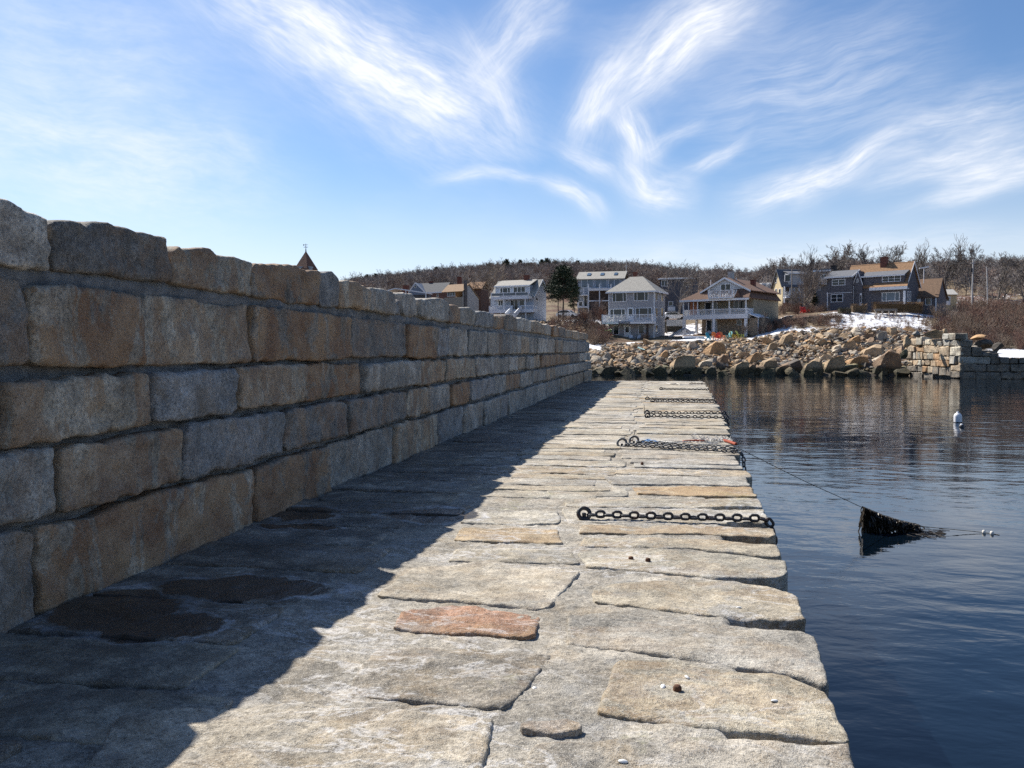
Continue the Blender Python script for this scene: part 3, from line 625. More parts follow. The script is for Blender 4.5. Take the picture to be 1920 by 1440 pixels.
BIG = [  # left, top, right, bottom in the photograph, tone, label
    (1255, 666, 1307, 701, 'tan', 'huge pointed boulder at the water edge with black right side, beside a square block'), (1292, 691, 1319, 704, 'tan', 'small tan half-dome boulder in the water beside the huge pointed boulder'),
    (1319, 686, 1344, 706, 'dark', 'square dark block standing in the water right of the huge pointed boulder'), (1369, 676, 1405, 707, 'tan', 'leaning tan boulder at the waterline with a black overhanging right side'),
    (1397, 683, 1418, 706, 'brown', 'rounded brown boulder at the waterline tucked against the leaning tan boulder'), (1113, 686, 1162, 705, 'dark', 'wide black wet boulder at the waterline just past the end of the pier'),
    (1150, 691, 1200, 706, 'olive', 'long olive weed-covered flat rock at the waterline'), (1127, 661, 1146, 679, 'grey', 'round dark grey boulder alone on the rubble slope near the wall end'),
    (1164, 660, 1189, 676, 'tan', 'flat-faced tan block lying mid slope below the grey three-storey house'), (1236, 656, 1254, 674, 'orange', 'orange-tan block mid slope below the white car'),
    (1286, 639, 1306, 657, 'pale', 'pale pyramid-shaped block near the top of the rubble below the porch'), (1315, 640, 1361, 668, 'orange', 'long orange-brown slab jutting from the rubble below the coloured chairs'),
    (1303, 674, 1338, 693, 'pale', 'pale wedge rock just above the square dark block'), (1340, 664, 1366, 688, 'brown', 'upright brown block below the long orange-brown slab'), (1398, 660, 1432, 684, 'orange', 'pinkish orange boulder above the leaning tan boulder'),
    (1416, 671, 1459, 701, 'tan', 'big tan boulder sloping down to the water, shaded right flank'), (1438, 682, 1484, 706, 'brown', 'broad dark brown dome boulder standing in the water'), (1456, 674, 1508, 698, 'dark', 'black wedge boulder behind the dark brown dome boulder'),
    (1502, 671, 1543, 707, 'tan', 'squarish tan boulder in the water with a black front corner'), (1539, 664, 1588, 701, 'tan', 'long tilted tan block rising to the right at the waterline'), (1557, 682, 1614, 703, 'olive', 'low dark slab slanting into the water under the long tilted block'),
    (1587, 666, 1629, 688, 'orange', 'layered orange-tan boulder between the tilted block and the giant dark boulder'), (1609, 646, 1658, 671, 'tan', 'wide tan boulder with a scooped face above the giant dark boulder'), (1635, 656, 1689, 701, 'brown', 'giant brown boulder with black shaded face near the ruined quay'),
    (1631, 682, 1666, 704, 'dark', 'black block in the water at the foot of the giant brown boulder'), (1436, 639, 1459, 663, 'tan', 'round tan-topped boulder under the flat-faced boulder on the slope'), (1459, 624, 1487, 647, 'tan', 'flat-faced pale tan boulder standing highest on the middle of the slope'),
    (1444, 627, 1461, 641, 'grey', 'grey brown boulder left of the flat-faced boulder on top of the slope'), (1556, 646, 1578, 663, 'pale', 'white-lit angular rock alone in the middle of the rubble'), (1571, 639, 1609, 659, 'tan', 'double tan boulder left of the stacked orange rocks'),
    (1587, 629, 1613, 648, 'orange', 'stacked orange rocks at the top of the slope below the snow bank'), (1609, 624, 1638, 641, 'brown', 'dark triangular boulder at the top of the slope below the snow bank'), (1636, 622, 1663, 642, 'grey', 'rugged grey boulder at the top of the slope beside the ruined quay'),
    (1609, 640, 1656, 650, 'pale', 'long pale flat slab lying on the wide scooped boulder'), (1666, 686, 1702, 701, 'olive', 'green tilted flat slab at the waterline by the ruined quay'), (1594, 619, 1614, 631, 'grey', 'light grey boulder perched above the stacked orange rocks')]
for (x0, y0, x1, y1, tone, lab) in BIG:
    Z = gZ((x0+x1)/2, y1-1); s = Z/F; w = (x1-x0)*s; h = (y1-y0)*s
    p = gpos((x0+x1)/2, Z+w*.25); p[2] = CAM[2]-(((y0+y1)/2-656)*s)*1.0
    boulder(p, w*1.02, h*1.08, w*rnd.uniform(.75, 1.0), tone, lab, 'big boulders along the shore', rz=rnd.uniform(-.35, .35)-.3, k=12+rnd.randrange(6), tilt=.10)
ZONES = [(1185, 'below the grey three-storey house'), (1275, 'below the white car'), (1420, 'below the brown porch house'), (1540, 'below the dark retaining wall'), (1800, 'below the patchy snow bank')]
n_r = 0; placed = []
tries = 0
while n_r < 215 and tries < 6000:
    tries += 1
    px = rnd.uniform(1104, 1712); Z = rnd.uniform(113.5, 138 if px < 1430 else 137)
    if px < 1128 and Z > 130: continue
    big = rnd.random()**2.2; w = .85+1.5*big
    p = gpos(px, Z)
    if any((p[0]-q[0])**2+(p[1]-q[1])**2 < ((w+q[2])*.36)**2 for q in placed): continue
    placed.append((p[0], p[1], w)); tone = rnd.choice(['tan', 'tan', 'tan', 'pale', 'orange', 'grey', 'brown', 'pale', 'tan']) if Z > 117 else rnd.choice(['olive', 'dark', 'brown', 'tan', 'olive'])
    zone = next(t for a, t in ZONES if px < a); band = 'at the waterline' if Z < 118 else ('low in the rubble' if Z < 127 else ('midway up the rubble' if Z < 135 else 'along the top of the rubble'))
    p[2] += w*.12
    ww, hh = w*rnd.uniform(.9, 1.3), w*rnd.uniform(.5, .95); shape = 'flat' if hh < ww*.55 else ('blocky' if hh > ww*.75 else 'angular'); size = 'large' if w > 1.45 else ('mid-sized' if w > 1.0 else 'small')
    lab = f'{size} {shape} {tone} rock {band} {zone}'
    boulder(p, ww, hh, w*rnd.uniform(.7, 1.1), tone, lab, lab.replace(' rock ', ' rocks '), tilt=.6)
    n_r += 1
WL = [(1213, 'pale'), (1232, 'olive'), (1350, 'olive'), (1216, 'dark'), (1488, 'tan'), (1530, 'dark'), (1440, 'olive'), (1600, 'brown'), (1655, 'olive'), (1180, 'dark'), (1425, 'brown'), (1572, 'tan'), (1384, 'brown'), (1270, 'olive'), (1690, 'dark'), (1245, 'tan'), (1515, 'olive'), (1620, 'dark')]
for px, tone in WL:
    Z = rnd.uniform(112.6, 114.6) if px < 1560 else rnd.uniform(110, 112.5); w = rnd.uniform(1.5, 2.6); p = gpos(px, Z); p[2] = rnd.uniform(.05, .35); zone = next(t for a, t in ZONES if px < a)
    boulder(p, w, w*rnd.uniform(.5, .8), w*.8, tone, f'low wet {tone} boulder in the water {zone}', f'low wet {tone} boulders in the water {zone}', rz=rnd.uniform(-.9, .5), k=rnd.randrange(18), tilt=.35)
# the rest of the rubble: thousands of smaller stones, one mass
SP = [rock_proto(200+i, 2 if i < 3 else 1, 6) for i in range(8)]
def rubble(n, pick, name, smin, smax, tones, dz=.0):
    Vs, Fs, Cs, b0 = [], [], [], 0
    for i in range(n):
        px, Z = pick(); p = gpos(px, Z); w = smin+(smax-smin)*rnd.random()**2.0
        V, Fc = SP[rnd.randrange(8)]; R = np.array(Matrix.Rotation(rnd.uniform(0, 6.28), 3, 'Z') @ Matrix.Rotation(rnd.uniform(-.8, .8), 3, 'X'))
        V = (V*np.array([w/2*rnd.uniform(.8, 1.3), w/2*rnd.uniform(.7, 1.1), w/2*rnd.uniform(.5, .85)]))@R.T+p+np.array([0, 0, w*.18+dz])
        c = TONES[rnd.choice(tones)]; j = rnd.uniform(.75, 1.2)
        Vs.append(V); Fs.append(Fc+b0); b0 += len(V); Cs.append(np.tile([c[0]*j, c[1]*j, c[2]*j, 1], (len(V), 1)))
    me = mesh_np(name, np.concatenate(Vs), [np.concatenate(Fs)], False)
    a = me.attributes.new('tint', 'FLOAT_COLOR', 'POINT'); a.data.foreach_set('color', np.concatenate(Cs).astype(np.float32).ravel())
    return link(name, me, M_ROCK, None, (.3, .3, .3, 0.0))
tag(rubble(4600, lambda: (lambda x: (x, rnd.uniform(114.5, 139.5 if x > 1128 else 130)))(rnd.uniform(1098, 1735)), 'rubble', .3, 1.0, ['tan', 'brown', 'pale', 'grey', 'orange', 'brown', 'tan', 'dark', 'grey']), 'small tan and grey stones filling the rubble slope between the boulders', 'rubble', kind='stuff')
tag(rubble(500, lambda: (rnd.uniform(1000, 1130), rnd.uniform(146, 164)), 'rubble', .3, 1.1, ['tan', 'grey', 'pale', 'brown']), 'scattered stones on the slope under the pine trees', 'rubble', kind='stuff')
tag(rubble(260, lambda: (rnd.uniform(1660, 1870), rnd.uniform(103, 116)), 'rubble', .4, 1.2, ['tan', 'grey', 'pale', 'orange']), 'broken stones lying over the ruined quay', 'rubble', kind='stuff')

# ------------------------------------------------------------ ruined granite quay on the right
C0 = CAM+FW*100+RT*((1801-CX)/F*100); C0[2] = 0
sight = C0-CAM; sight[2] = 0; sight /= np.linalg.norm(sight); srt = np.array([sight[1], -sight[0], 0])
dL = -srt*math.cos(math.radians(60))+sight*math.sin(math.radians(60)); nL = np.cross(dL, UP); nL = nL if nL@sight < 0 else -nL
dR = srt*math.cos(math.radians(14))+sight*math.sin(math.radians(14)); nR = np.cross(dR, UP); nR = nR if nR@sight < 0 else -nR
def on_plane(px, py, P0, n): d = ray(px, py); return CAM+d*(((P0-CAM)@n)/(d@n))
quay = tag(empty('ruined_quay', tuple(C0)), 'tumbledown granite block quay at the right shore, left face lit, right face dark-toned for shade', 'quay')
quay_inv = Matrix.Translation(tuple(-C0))
QL = [(780, 270, 870, 355, 'g'), (880, 280, 1040, 365, 'g'), (720, 295, 775, 362, 'g'), (750, 370, 880, 495, 't'), (890, 370, 1040, 495, 'p'), (530, 355, 735, 455, 't'), (400, 370, 512, 438, 'o'), (290, 362, 395, 435, 't'),
      (300, 440, 355, 540, 't'), (360, 440, 405, 545, 'g'), (410, 440, 440, 545, 't'), (445, 450, 470, 545, 'p'), (475, 445, 515, 540, 't'), (520, 460, 572, 545, 't'), (576, 460, 660, 548, 'p'), (664, 462, 745, 555, 'o'), (750, 500, 885, 556, 't'),
      (290, 548, 360, 600, 't'), (365, 560, 440, 625, 't'), (445, 560, 490, 630, 'p'), (495, 560, 535, 630, 't'), (540, 553, 600, 620, 't'), (605, 556, 686, 640, 't'), (690, 562, 882, 645, 'o'), (890, 500, 960, 615, 'g'), (982, 500, 1038, 620, 't'), (905, 625, 1040, 705, 't'),
      (300, 640, 425, 715, 'd'), (430, 640, 503, 712, 'd'), (510, 640, 572, 722, 'o'), (580, 650, 642, 735, 't'), (650, 650, 735, 755, 'd'), (742, 655, 830, 770, 'd'), (835, 655, 900, 775, 'd'), (905, 712, 1040, 800, 'd'), (300, 722, 500, 800, 'd'), (510, 730, 640, 810, 'd'),
      (620, 270, 712, 350, 't'), (545, 272, 616, 350, 'p'), (420, 230, 500, 355, 'p'), (330, 260, 412, 355, 't'), (506, 290, 540, 352, 'd'), (880, 186, 962, 272, 'p'), (795, 195, 872, 264, 'g')]
QR = [(962, 186, 1112, 272, 'd'), (1044, 282, 1190, 368, 'd'), (1044, 376, 1200, 496, 'd'), (1206, 380, 1335, 496, 'd'), (1042, 508, 1462, 606, 'g'), (1470, 518, 1592, 610, 'd'), (1600, 518, 1722, 606, 'd'), (1730, 518, 1846, 606, 'd'), (1852, 518, 1990, 606, 'd'),  # right-face blocks toned dark, its shade put into their colour
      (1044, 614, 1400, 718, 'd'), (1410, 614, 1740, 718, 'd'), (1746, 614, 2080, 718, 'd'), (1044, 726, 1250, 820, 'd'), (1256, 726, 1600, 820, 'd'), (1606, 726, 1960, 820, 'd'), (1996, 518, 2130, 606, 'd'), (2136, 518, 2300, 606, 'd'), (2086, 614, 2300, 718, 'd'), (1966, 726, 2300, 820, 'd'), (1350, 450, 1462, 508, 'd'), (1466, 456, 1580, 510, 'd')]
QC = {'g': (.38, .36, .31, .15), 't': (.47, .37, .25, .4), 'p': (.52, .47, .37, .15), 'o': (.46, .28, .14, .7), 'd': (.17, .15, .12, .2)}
def qb(rect, n, right):
    x0, y0, x1, y1, c = rect; pts = []
    for (x, y) in ((x0, y1), (x1, y1), (x0, y0), (x1, y0)):
        pts.append(on_plane(1660+x/7.385, 600+y/7.385, C0, n))
    bl, br, tl, tr = pts
    sink = rnd.uniform(-.08, .22) if c != 'p' else 0
    z = [CAM[2]]
    col = QC[c]
    o = put_stone('block', ([tl, tr], [bl, br], n, rnd.uniform(1.1, 1.6), .18, .08, .09), dict(seed=rnd.uniform(0, 500), jit=.10, off=-sink, corner=.22), M_FAR, quay, jitc(col)); o.matrix_parent_inverse = quay_inv
for q in QL: qb(q, nL, False)
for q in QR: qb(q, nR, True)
m = MB()
def corep(d, P, t0, t1, back, z0, z1):
    a = P+d*t0-back*.5; b = P+d*t1-back*.5; c = b-back*4; e = a-back*4
    m.hexa([(*a[:2], z0), (*b[:2], z0), (*c[:2], z0), (*e[:2], z0)], [(*a[:2], z1), (*b[:2], z1), (*c[:2], z1), (*e[:2], z1)])
corep(dL, C0, .3, 10.5, nL, -1, 3.2); corep(dR, C0, .3, 34, nR, -1, 2.15)
o = m.build('quay_fill', M_CORE, quay); o.matrix_parent_inverse = quay_inv
QLOOSE = [(1708, 620, 1725, 634, 'grey', 'grey block tipped on top of the ruined quay, leftmost of the loose ones'), (1732, 619, 1765, 633, 'tan', 'long pointed tan slab leaning on top of the ruined quay'), (1820, 627, 1849, 637, 'orange', 'flat orange-brown slab at the right end of the ruined quay top'),
          (1822, 637, 1860, 654, 'dark', 'large dark rock behind the ruined quay beside the snow'), (1860, 642, 1880, 660, 'dark', 'pointed black rock at the edge of the snowy beach'), (1693, 630, 1708, 650, 'tan', 'tan rock leaning on the left end of the ruined quay'), (1815, 648, 1836, 667, 'grey', 'grey rock slumped against the dark face of the ruined quay'),
          (1688, 655, 1702, 672, 'olive', 'white-edged small rock left of the ruined quay'), (1765, 617, 1776, 627, 'tan', 'small tan rock on top of the ruined quay')]
for (x0, y0, x1, y1, tone, lab) in QLOOSE:
    Z = 103.5+(2.5 if y0 < 640 else 0); s = Z/F; p = CAM+FW*Z+RT*(((x0+x1)/2-CX)/F*Z); p[2] = CAM[2]-((y0+y1)/2-656)*s
    boulder(p, (x1-x0)*s, (y1-y0)*s*1.1, (x1-x0)*s*.8, tone, lab, 'loose rocks on the ruined quay', rz=rnd.choice([0, 3.14]), tilt=.15)
# dark retaining wall under the lawn
rw = tag(empty('retaining_wall', tuple(gpos(1500, 149))), 'low dark fieldstone retaining wall under the snowy lawn', 'retaining wall'); rinv = Matrix.Translation(tuple(-gpos(1500, 149)))
for row in range(4):
    px = 1412.0+row*3
    while px < 1572:
        w = rnd.uniform(7, 15); a = gpos(px, 149.2-.0*row); b = gpos(min(px+w, 1574), 149.2)
        base = np.interp(px, [1410, 1460, 1520, 1574], [6.7, 7.0, 7.5, 8.0]); top_ = np.interp(px, [1410, 1460, 1520, 1574], [7.6, 8.5, 9.1, 9.2])
        z0 = base+(top_-base)*row/4; z1 = base+(top_-base)*(row+1)/4-.04
        n = -FW
        o = put_stone('stone', ([(*a[:2], z1), (*b[:2], z1)], [(*a[:2], z0), (*b[:2], z0)], n, .6, .3, .05, .08), dict(seed=rnd.uniform(0, 300), jit=.05), M_FAR, rw, jitc((.085, .075, .06, .1), .3)); o.matrix_parent_inverse = rinv
        px += w+.4
# ------------------------------------------------------------ bare trees, pines, thicket, far wood
def tubes(segs, n=3):
    A = np.array([s[0] for s in segs]); Bq = np.array([s[1] for s in segs]); r0 = np.array([s[2] for s in segs]); r1 = np.array([s[3] for s in segs])
    d = Bq-A; d /= np.maximum(np.linalg.norm(d, axis=1), 1e-6)[:, None]
    h = np.where(np.abs(d[:, 2:3]) < .9, np.array([[0, 0, 1.0]]), np.array([[1.0, 0, 0]])); a = np.cross(d, h); a /= np.linalg.norm(a, axis=1)[:, None]; b = np.cross(d, a)
    V = []
    for P, r in ((A, r0), (Bq, r1)):
        for k in range(n):
            t = 2*math.pi*k/n; V.append(P+r[:, None]*(a*math.cos(t)+b*math.sin(t)))
    V = np.stack(V, 1); m = len(segs); base = np.arange(m)[:, None]*2*n
    Fq = np.concatenate([base+np.array([[k, (k+1) % n, n+(k+1) % n, n+k]]) for k in range(n)])
    return V.reshape(-1, 3), Fq
def bare_tree(seed, h, r, lv=4, up=.12, nk=(5, 5, 4, 3), clear=.3, spread=(.5, 1.0), twig=.012, multi=1, lenf=.55):
    R = random.Random(seed); segs = []
    def br(p, d, L, rad, lvl):
        ns = 5 if lvl == 0 else (4 if lvl < 3 else 2); r0 = rad
        kids = nk[min(lvl, len(nk)-1)] if lvl < lv else 0
        at_ = sorted(R.uniform(clear if lvl == 0 else .2, 1.0) for _ in range(kids)); ki = 0
        for s in range(ns):
            d = d+np.array([R.gauss(0, .085), R.gauss(0, .085), R.gauss(0, .05)+up*(1 if lvl else .3)]); d /= np.linalg.norm(d)
            q = p+d*L/ns; r1 = max(twig, rad*(1-(s+1)/ns*(.62 if lvl == 0 else .7)))
            segs.append((p, q, r0, r1, lvl)); 
            while ki < kids and at_[ki] <= (s+1)/ns+1e-6:
                t = at_[ki]; a = R.uniform(*spread); az_ = R.uniform(0, 6.28)
                h_ = np.cross(d, (math.cos(az_), math.sin(az_), .2)); h_ /= max(np.linalg.norm(h_), 1e-5)
                nd = d*math.cos(a)+h_*math.sin(a)
                br(p+(q-p)*R.random(), nd, L*R.uniform(lenf*.75, lenf*1.25)*(1.15-.45*t if lvl == 0 else 1), max(twig, r1*.72), lvl+1); ki += 1
            p, r0 = q, r1
    for k in range(multi):
        d0 = np.array([R.gauss(0, .06+.16*(multi > 1)), R.gauss(0, .06+.16*(multi > 1)), 1.0]); br(np.array([R.gauss(0, .2*(multi > 1)), R.gauss(0, .2*(multi > 1)), -.3]), d0/np.linalg.norm(d0), h*.72*R.uniform(.8, 1), r, 0)
    return segs
M_BARK = mat('bark', (.17, .145, .125), .9, .35, 3, .03, 12, objcol=True); 
def tree_meshes(seed, h, r, **kw):
    s = bare_tree(seed, h, r, **kw); lo = [q for q in s if q[4] <= 1]; hi = [q for q in s if q[4] > 1]
    V, Fq = tubes(lo, 6); a = mesh_np('trunk', V, [Fq], True); V, Fq = tubes(hi, 3); b = mesh_np('crown', V, [Fq], False); a.materials.append(M_BARK); b.materials.append(M_BARK); return a, b
TREES = [tree_meshes(3, 10, .17, nk=(7, 6, 4, 4), up=.15, spread=(.35, .8), twig=.02), tree_meshes(8, 10, .15, nk=(7, 6, 5, 3), up=.18, clear=.22, spread=(.35, .75), twig=.02), tree_meshes(21, 10, .10, nk=(6, 5, 4, 3), clear=.12, multi=4, up=.15, spread=(.3, .65), twig=.018), tree_meshes(33, 10, .20, nk=(8, 6, 5, 3), up=.12, clear=.26, spread=(.5, 1.0), twig=.02)]
def place_tree(px, Z, h, k, rz, label, col=(.17, .145, .125), group='bare trees among the houses', wide=1.0, dz=-.2):
    t = tag(empty('bare_tree', tuple(gpos(px, Z, dz))), label, 'tree', group); t.rotation_euler = (0, 0, rz); t.scale = (h/10*wide, h/10*wide, h/10)
    link('trunk', TREES[k][0], None, t, (*col, 1)); c2 = tuple(q*.95 for q in col); link('crown', TREES[k][1], None, t, (*c2, 1)); return t
# scatter: one object, geometry nodes instancing
def scatter(name, pts, sc, protos, label=None, cat=None, seed=0):
    cl_ = bpy.data.collections.new(name+'_kinds')
    for i, (me, c) in enumerate(protos):
        o = bpy.data.objects.new(f'{name}_kind', me); o.color = c; cl_.objects.link(o)
    me = bpy.data.meshes.new(name); me.from_pydata([tuple(p) for p in pts], [], []); me.update()
    R = np.random.default_rng(seed); n = len(pts)
    for nm, ty, v in (('sc', 'FLOAT', np.asarray(sc, np.float32)), ('rz', 'FLOAT', R.uniform(0, 6.28, n).astype(np.float32)), ('pk', 'INT', R.integers(0, len(protos), n).astype(np.int32))):
        a = me.attributes.new(nm, ty, 'POINT'); a.data.foreach_set('value', v)
    o = link(name, me); ng = bpy.data.node_groups.new(name, 'GeometryNodeTree')
    ng.interface.new_socket('Geometry', in_out='INPUT', socket_type='NodeSocketGeometry'); ng.interface.new_socket('Geometry', in_out='OUTPUT', socket_type='NodeSocketGeometry')
    N = ng.nodes; L = ng.links; gi = N.new('NodeGroupInput'); go = N.new('NodeGroupOutput'); ip = N.new('GeometryNodeInstanceOnPoints'); ci = N.new('GeometryNodeCollectionInfo')
    ci.inputs[0].default_value = cl_; ci.inputs['Separate Children'].default_value = True; ci.inputs['Reset Children'].default_value = True
    def na(nm, ty): q = N.new('GeometryNodeInputNamedAttribute'); q.data_type = ty; q.inputs[0].default_value = nm; return q.outputs[0]
    cx = N.new('ShaderNodeCombineXYZ'); L.new(na('rz', 'FLOAT'), cx.inputs[2]); er = N.new('FunctionNodeEulerToRotation'); L.new(cx.outputs[0], er.inputs[0])
    L.new(gi.outputs[0], ip.inputs['Points']); L.new(ci.outputs[0], ip.inputs['Instance']); ip.inputs['Pick Instance'].default_value = True
    L.new(na('pk', 'INT'), ip.inputs['Instance Index']); L.new(er.outputs[0], ip.inputs['Rotation'])
    cs = N.new('ShaderNodeCombineXYZ'); s_ = na('sc', 'FLOAT')
    for k in range(3): L.new(s_, cs.inputs[k])
    L.new(cs.outputs[0], ip.inputs['Scale']); L.new(ip.outputs[0], go.inputs[0])
    o.modifiers.new('scatter', 'NODES').node_group = ng
    return tag(o, label, cat, kind='stuff')
def one_mesh(segs, n, m): V, Fq = tubes(segs, n); me = mesh_np('wood_tree', V, [Fq], False); me.materials.append(m); return me
M_WOOD = [mat(f'wood_{nm}', c, .95, .3, .2) for nm, c in (('brown', (.205, .17, .152)), ('grey', (.28, .25, .232)), ('rust', (.215, .158, .132)), ('pale', (.35, .31, .285)))]
wood = [(one_mesh(bare_tree(100+i, 10, .15, nk=(7, 5, 4, 3), clear=.22, twig=.032, up=.07, spread=(.6, 1.1)), 3, M_WOOD[i % 4]), (1, 1, 1, 1)) for i in range(5)]
pts, sc = [], []
while len(pts) < 4300:
    Z = 205+300*math.sqrt(rnd.random()); px = rnd.uniform(470, 2150)
    if px > 1750 and rnd.random() < .2: continue
    if Z < 235 and 820 < px < 1600: continue
    pts.append(gpos(px, Z, -.3)); sc.append(rnd.uniform(.8, 1.12)*(1.0 if px < 1560 else 1.05))
for _ in range(1500): pts.append(gpos(rnd.uniform(-1500, 500), rnd.uniform(190, 470), -.3)); sc.append(rnd.uniform(.75, 1.1))
scatter('woods', pts, sc, wood, 'leafless brown wood covering the hill behind the houses', 'woods', 5)
# pines
def pine_parts(seed, h, w, c0=.45, clumps=110, leaf=.38, per=46, top=.12):
    R = np.random.default_rng(seed); segs = []; p = np.array([0, 0, -.3]); rad = h*.018
    pts_ = [p]
    for i in range(8):
        q = p+np.array([R.normal(0, .05*h/10), R.normal(0, .05*h/10), h/8]); segs.append((p, q, rad*(1-i/9), rad*(1-(i+1)/9), 0)); p = q; pts_.append(q)
    V, Fs = [], []
    for i in range(clumps):
        t = c0+(1-c0)*R.random()**.8; z = t*h; prof = math.sin(min(1, (t-c0)/(1-c0)*.85+.18)*math.pi)**.6*(1-.35*(t-c0)/(1-c0)); a = R.uniform(0, 6.28); rr = w/2*prof*math.sqrt(R.uniform(.08, 1))*R.uniform(.7, 1.15)
        tr = np.array([np.interp(z, [q[2] for q in pts_], [q[k] for q in pts_]) for k in range(3)]); c = tr+np.array([math.cos(a)*rr, math.sin(a)*rr, R.normal(0, .1)])
        segs.append((tr-np.array([0, 0, .25*rr]), c, .05*h/10, .02*h/10, 1))
        m = per; o = R.normal(size=(m, 3))*np.array([.55, .55, .26])*w*.13; d = R.normal(size=(m, 3))+np.array([0, 0, .5]); d /= np.linalg.norm(d, axis=1)[:, None]; s = np.cross(d, R.normal(size=(m, 3))); s /= np.linalg.norm(s, axis=1)[:, None]
        L = leaf*R.uniform(.6, 1.2, (m, 1)); A = c+o
        b = len(V)*0+sum(len(v) for v in V); V.append(np.stack([A-s*L*.22, A+s*L*.22, A+d*L], 1).reshape(-1, 3)); Fs.append(np.arange(3*m).reshape(-1, 3)+b)
    tv, tf = tubes(segs, 6); tm = mesh_np('trunk', tv, [tf], True); cm = mesh_np('crown', np.concatenate(V), [np.concatenate(Fs)], False); return tm, cm
M_NEEDLE = mat('pine_needles', (.030, .045, .022), .7, .45, .7, spec=.25); M_PBARK = mat('pine_bark', (.10, .075, .06), .9, .3, 4)
PM = [pine_parts(5, 10, 6.0, .46, 120), pine_parts(9, 10, 4.2, .25, 120), pine_parts(12, 10, 4.6, .3, 60, .7, 26)]
for a, b in PM: a.materials.append(M_PBARK); b.materials.append(M_NEEDLE)
def place_pine(px, Z, h, k, label, rz=0, wide=1.0, dz=-.2):
    t = tag(empty('pine_tree', tuple(gpos(px, Z, dz))), label, 'tree', 'evergreens'); t.rotation_euler = (0, 0, rz); t.scale = (h/10*wide, h/10*wide, h/10); link('trunk', PM[k][0], None, t); link('crown', PM[k][1], None, t)
place_pine(1056, 163, 10.6, 0, 'tall dark pine with an open trunk between the white house and the skylight house', .4, 1.05)
place_pine(1046, 166, 9.4, 0, 'thinner dark pine leaning just left of the tall pine', 2.2, .85)
place_pine(1522, 176, 5.2, 1, 'small dark evergreen behind the multi-stemmed bare tree', 1, 1.2)
place_pine(1076, 178, 8.2, 1, 'dark evergreen partly behind the tall pine, against the skylight house', 3, .8)
pts, sc = [], []
for (px, py, n, sp) in [(1000, 497, 9, 30), (1030, 492, 5, 40), (815, 504, 4, 14), (700, 516, 3, 20), (1090, 494, 4, 20), (925, 500, 2, 14), (1880, 505, 5, 40)]:
    for _ in range(n): x = rnd.gauss(px, sp); Z = rnd.uniform(370, 450) if px < 1700 else rnd.uniform(260, 330); pts.append(gpos(x, Z, -1.5)); sc.append(rnd.uniform(.75, 1.2) if px < 1700 else rnd.uniform(.6, .9))
scatter('evergreen_stand', pts, sc, [(PM[2][1], (1, 1, 1, 1)), (PM[1][1], (1, 1, 1, 1))], 'dark green pines dotted along the ridge of the brown wood', 'evergreens', 8)
# individual bare trees (pixel column, depth, height, kind, turn, label)
G_ = (.20, .175, .15)
for a in [(928, 184, 12.5, 3, .3, 'wide pale bare tree behind the left of the white dormered house', (.27, .225, .185)), (893, 190, 11, 1, 1.2, 'pale bare tree behind the tan gabled house', (.27, .22, .18)),
          (1270, 166, 13.2, 3, 2.0, 'big spreading bare tree between the grey and the brown porch house', (.23, .205, .185)), (1168, 205, 12.5, 1, .7, 'bare tree behind the chimney of the grey hip-roofed house', G_),
          (1512, 171, 10.8, 2, .2, 'multi-stemmed bare tree in front of the yellow gabled house', (.25, .21, .18)), (1494, 173, 5.6, 2, 1.4, 'shorter many-stemmed bare tree hiding the yellow house front', G_),
          (1566, 192, 15.5, 3, .9, 'wide bare tree rising behind the left wing of the dark shingled house', (.17, .145, .13)), (1530, 200, 14, 1, 2.4, 'bare tree rising above the flat-roofed grey house', (.17, .145, .13)), (1622, 205, 15.0, 0, 2.2, 'bare tree behind the orange roof left of its chimney', (.17, .145, .13)),
          (1672, 208, 14.5, 3, .4, 'bare tree behind the orange roof right of its chimney', (.16, .14, .125)), (1722, 200, 14.5, 1, 3.0, 'bare tree behind the garage and the T-shaped aerial', (.16, .14, .125)), (1765, 200, 15.0, 3, 1.7, 'bare tree behind the pale yellow shed', (.15, .13, .115)),
          (1826, 205, 17.5, 1, .5, 'tallest bare tree at right beside the utility pole', (.20, .18, .165)), (1868, 195, 13.5, 0, 1.1, 'bare tree right of the tallest bare tree', (.15, .13, .115)), (1908, 190, 13.0, 3, 2.7, 'bare tree at the right edge of the view', (.15, .13, .115)),
          (1114, 162, 5.2, 2, .1, 'small twiggy bare tree in front of the skylight house', (.22, .17, .15)), (1130, 160, 4.2, 2, 2.2, 'reddish bare shrub tree left of the white deck', (.25, .14, .10)), (1428, 146, 4.2, 0, 1.0, 'slender bare sapling at the right of the porch house', (.23, .2, .17)),
          (1096, 158, 3.2, 2, 3.1, 'low rusty bare shrub beside the grey boulder left of the white deck', (.27, .13, .08)), (1395, 144.5, 2.6, 2, .6, 'twiggy shrub in front of the porch house post', (.16, .13, .11)), (1440, 147, 3.0, 2, 1.9, 'dark twiggy bush right of the porch house side wall', (.13, .10, .085)),
          (1450, 210, 12.5, 3, 1.0, 'round-topped bare tree on the skyline above the white house with roof dormers', (.16, .135, .12)), (1478, 212, 12.5, 3, 2.5, 'round-topped bare tree on the skyline above the yellow gable', (.16, .135, .12))]:
    place_tree(a[0], a[1], a[2], a[3], a[4], a[5], a[6])
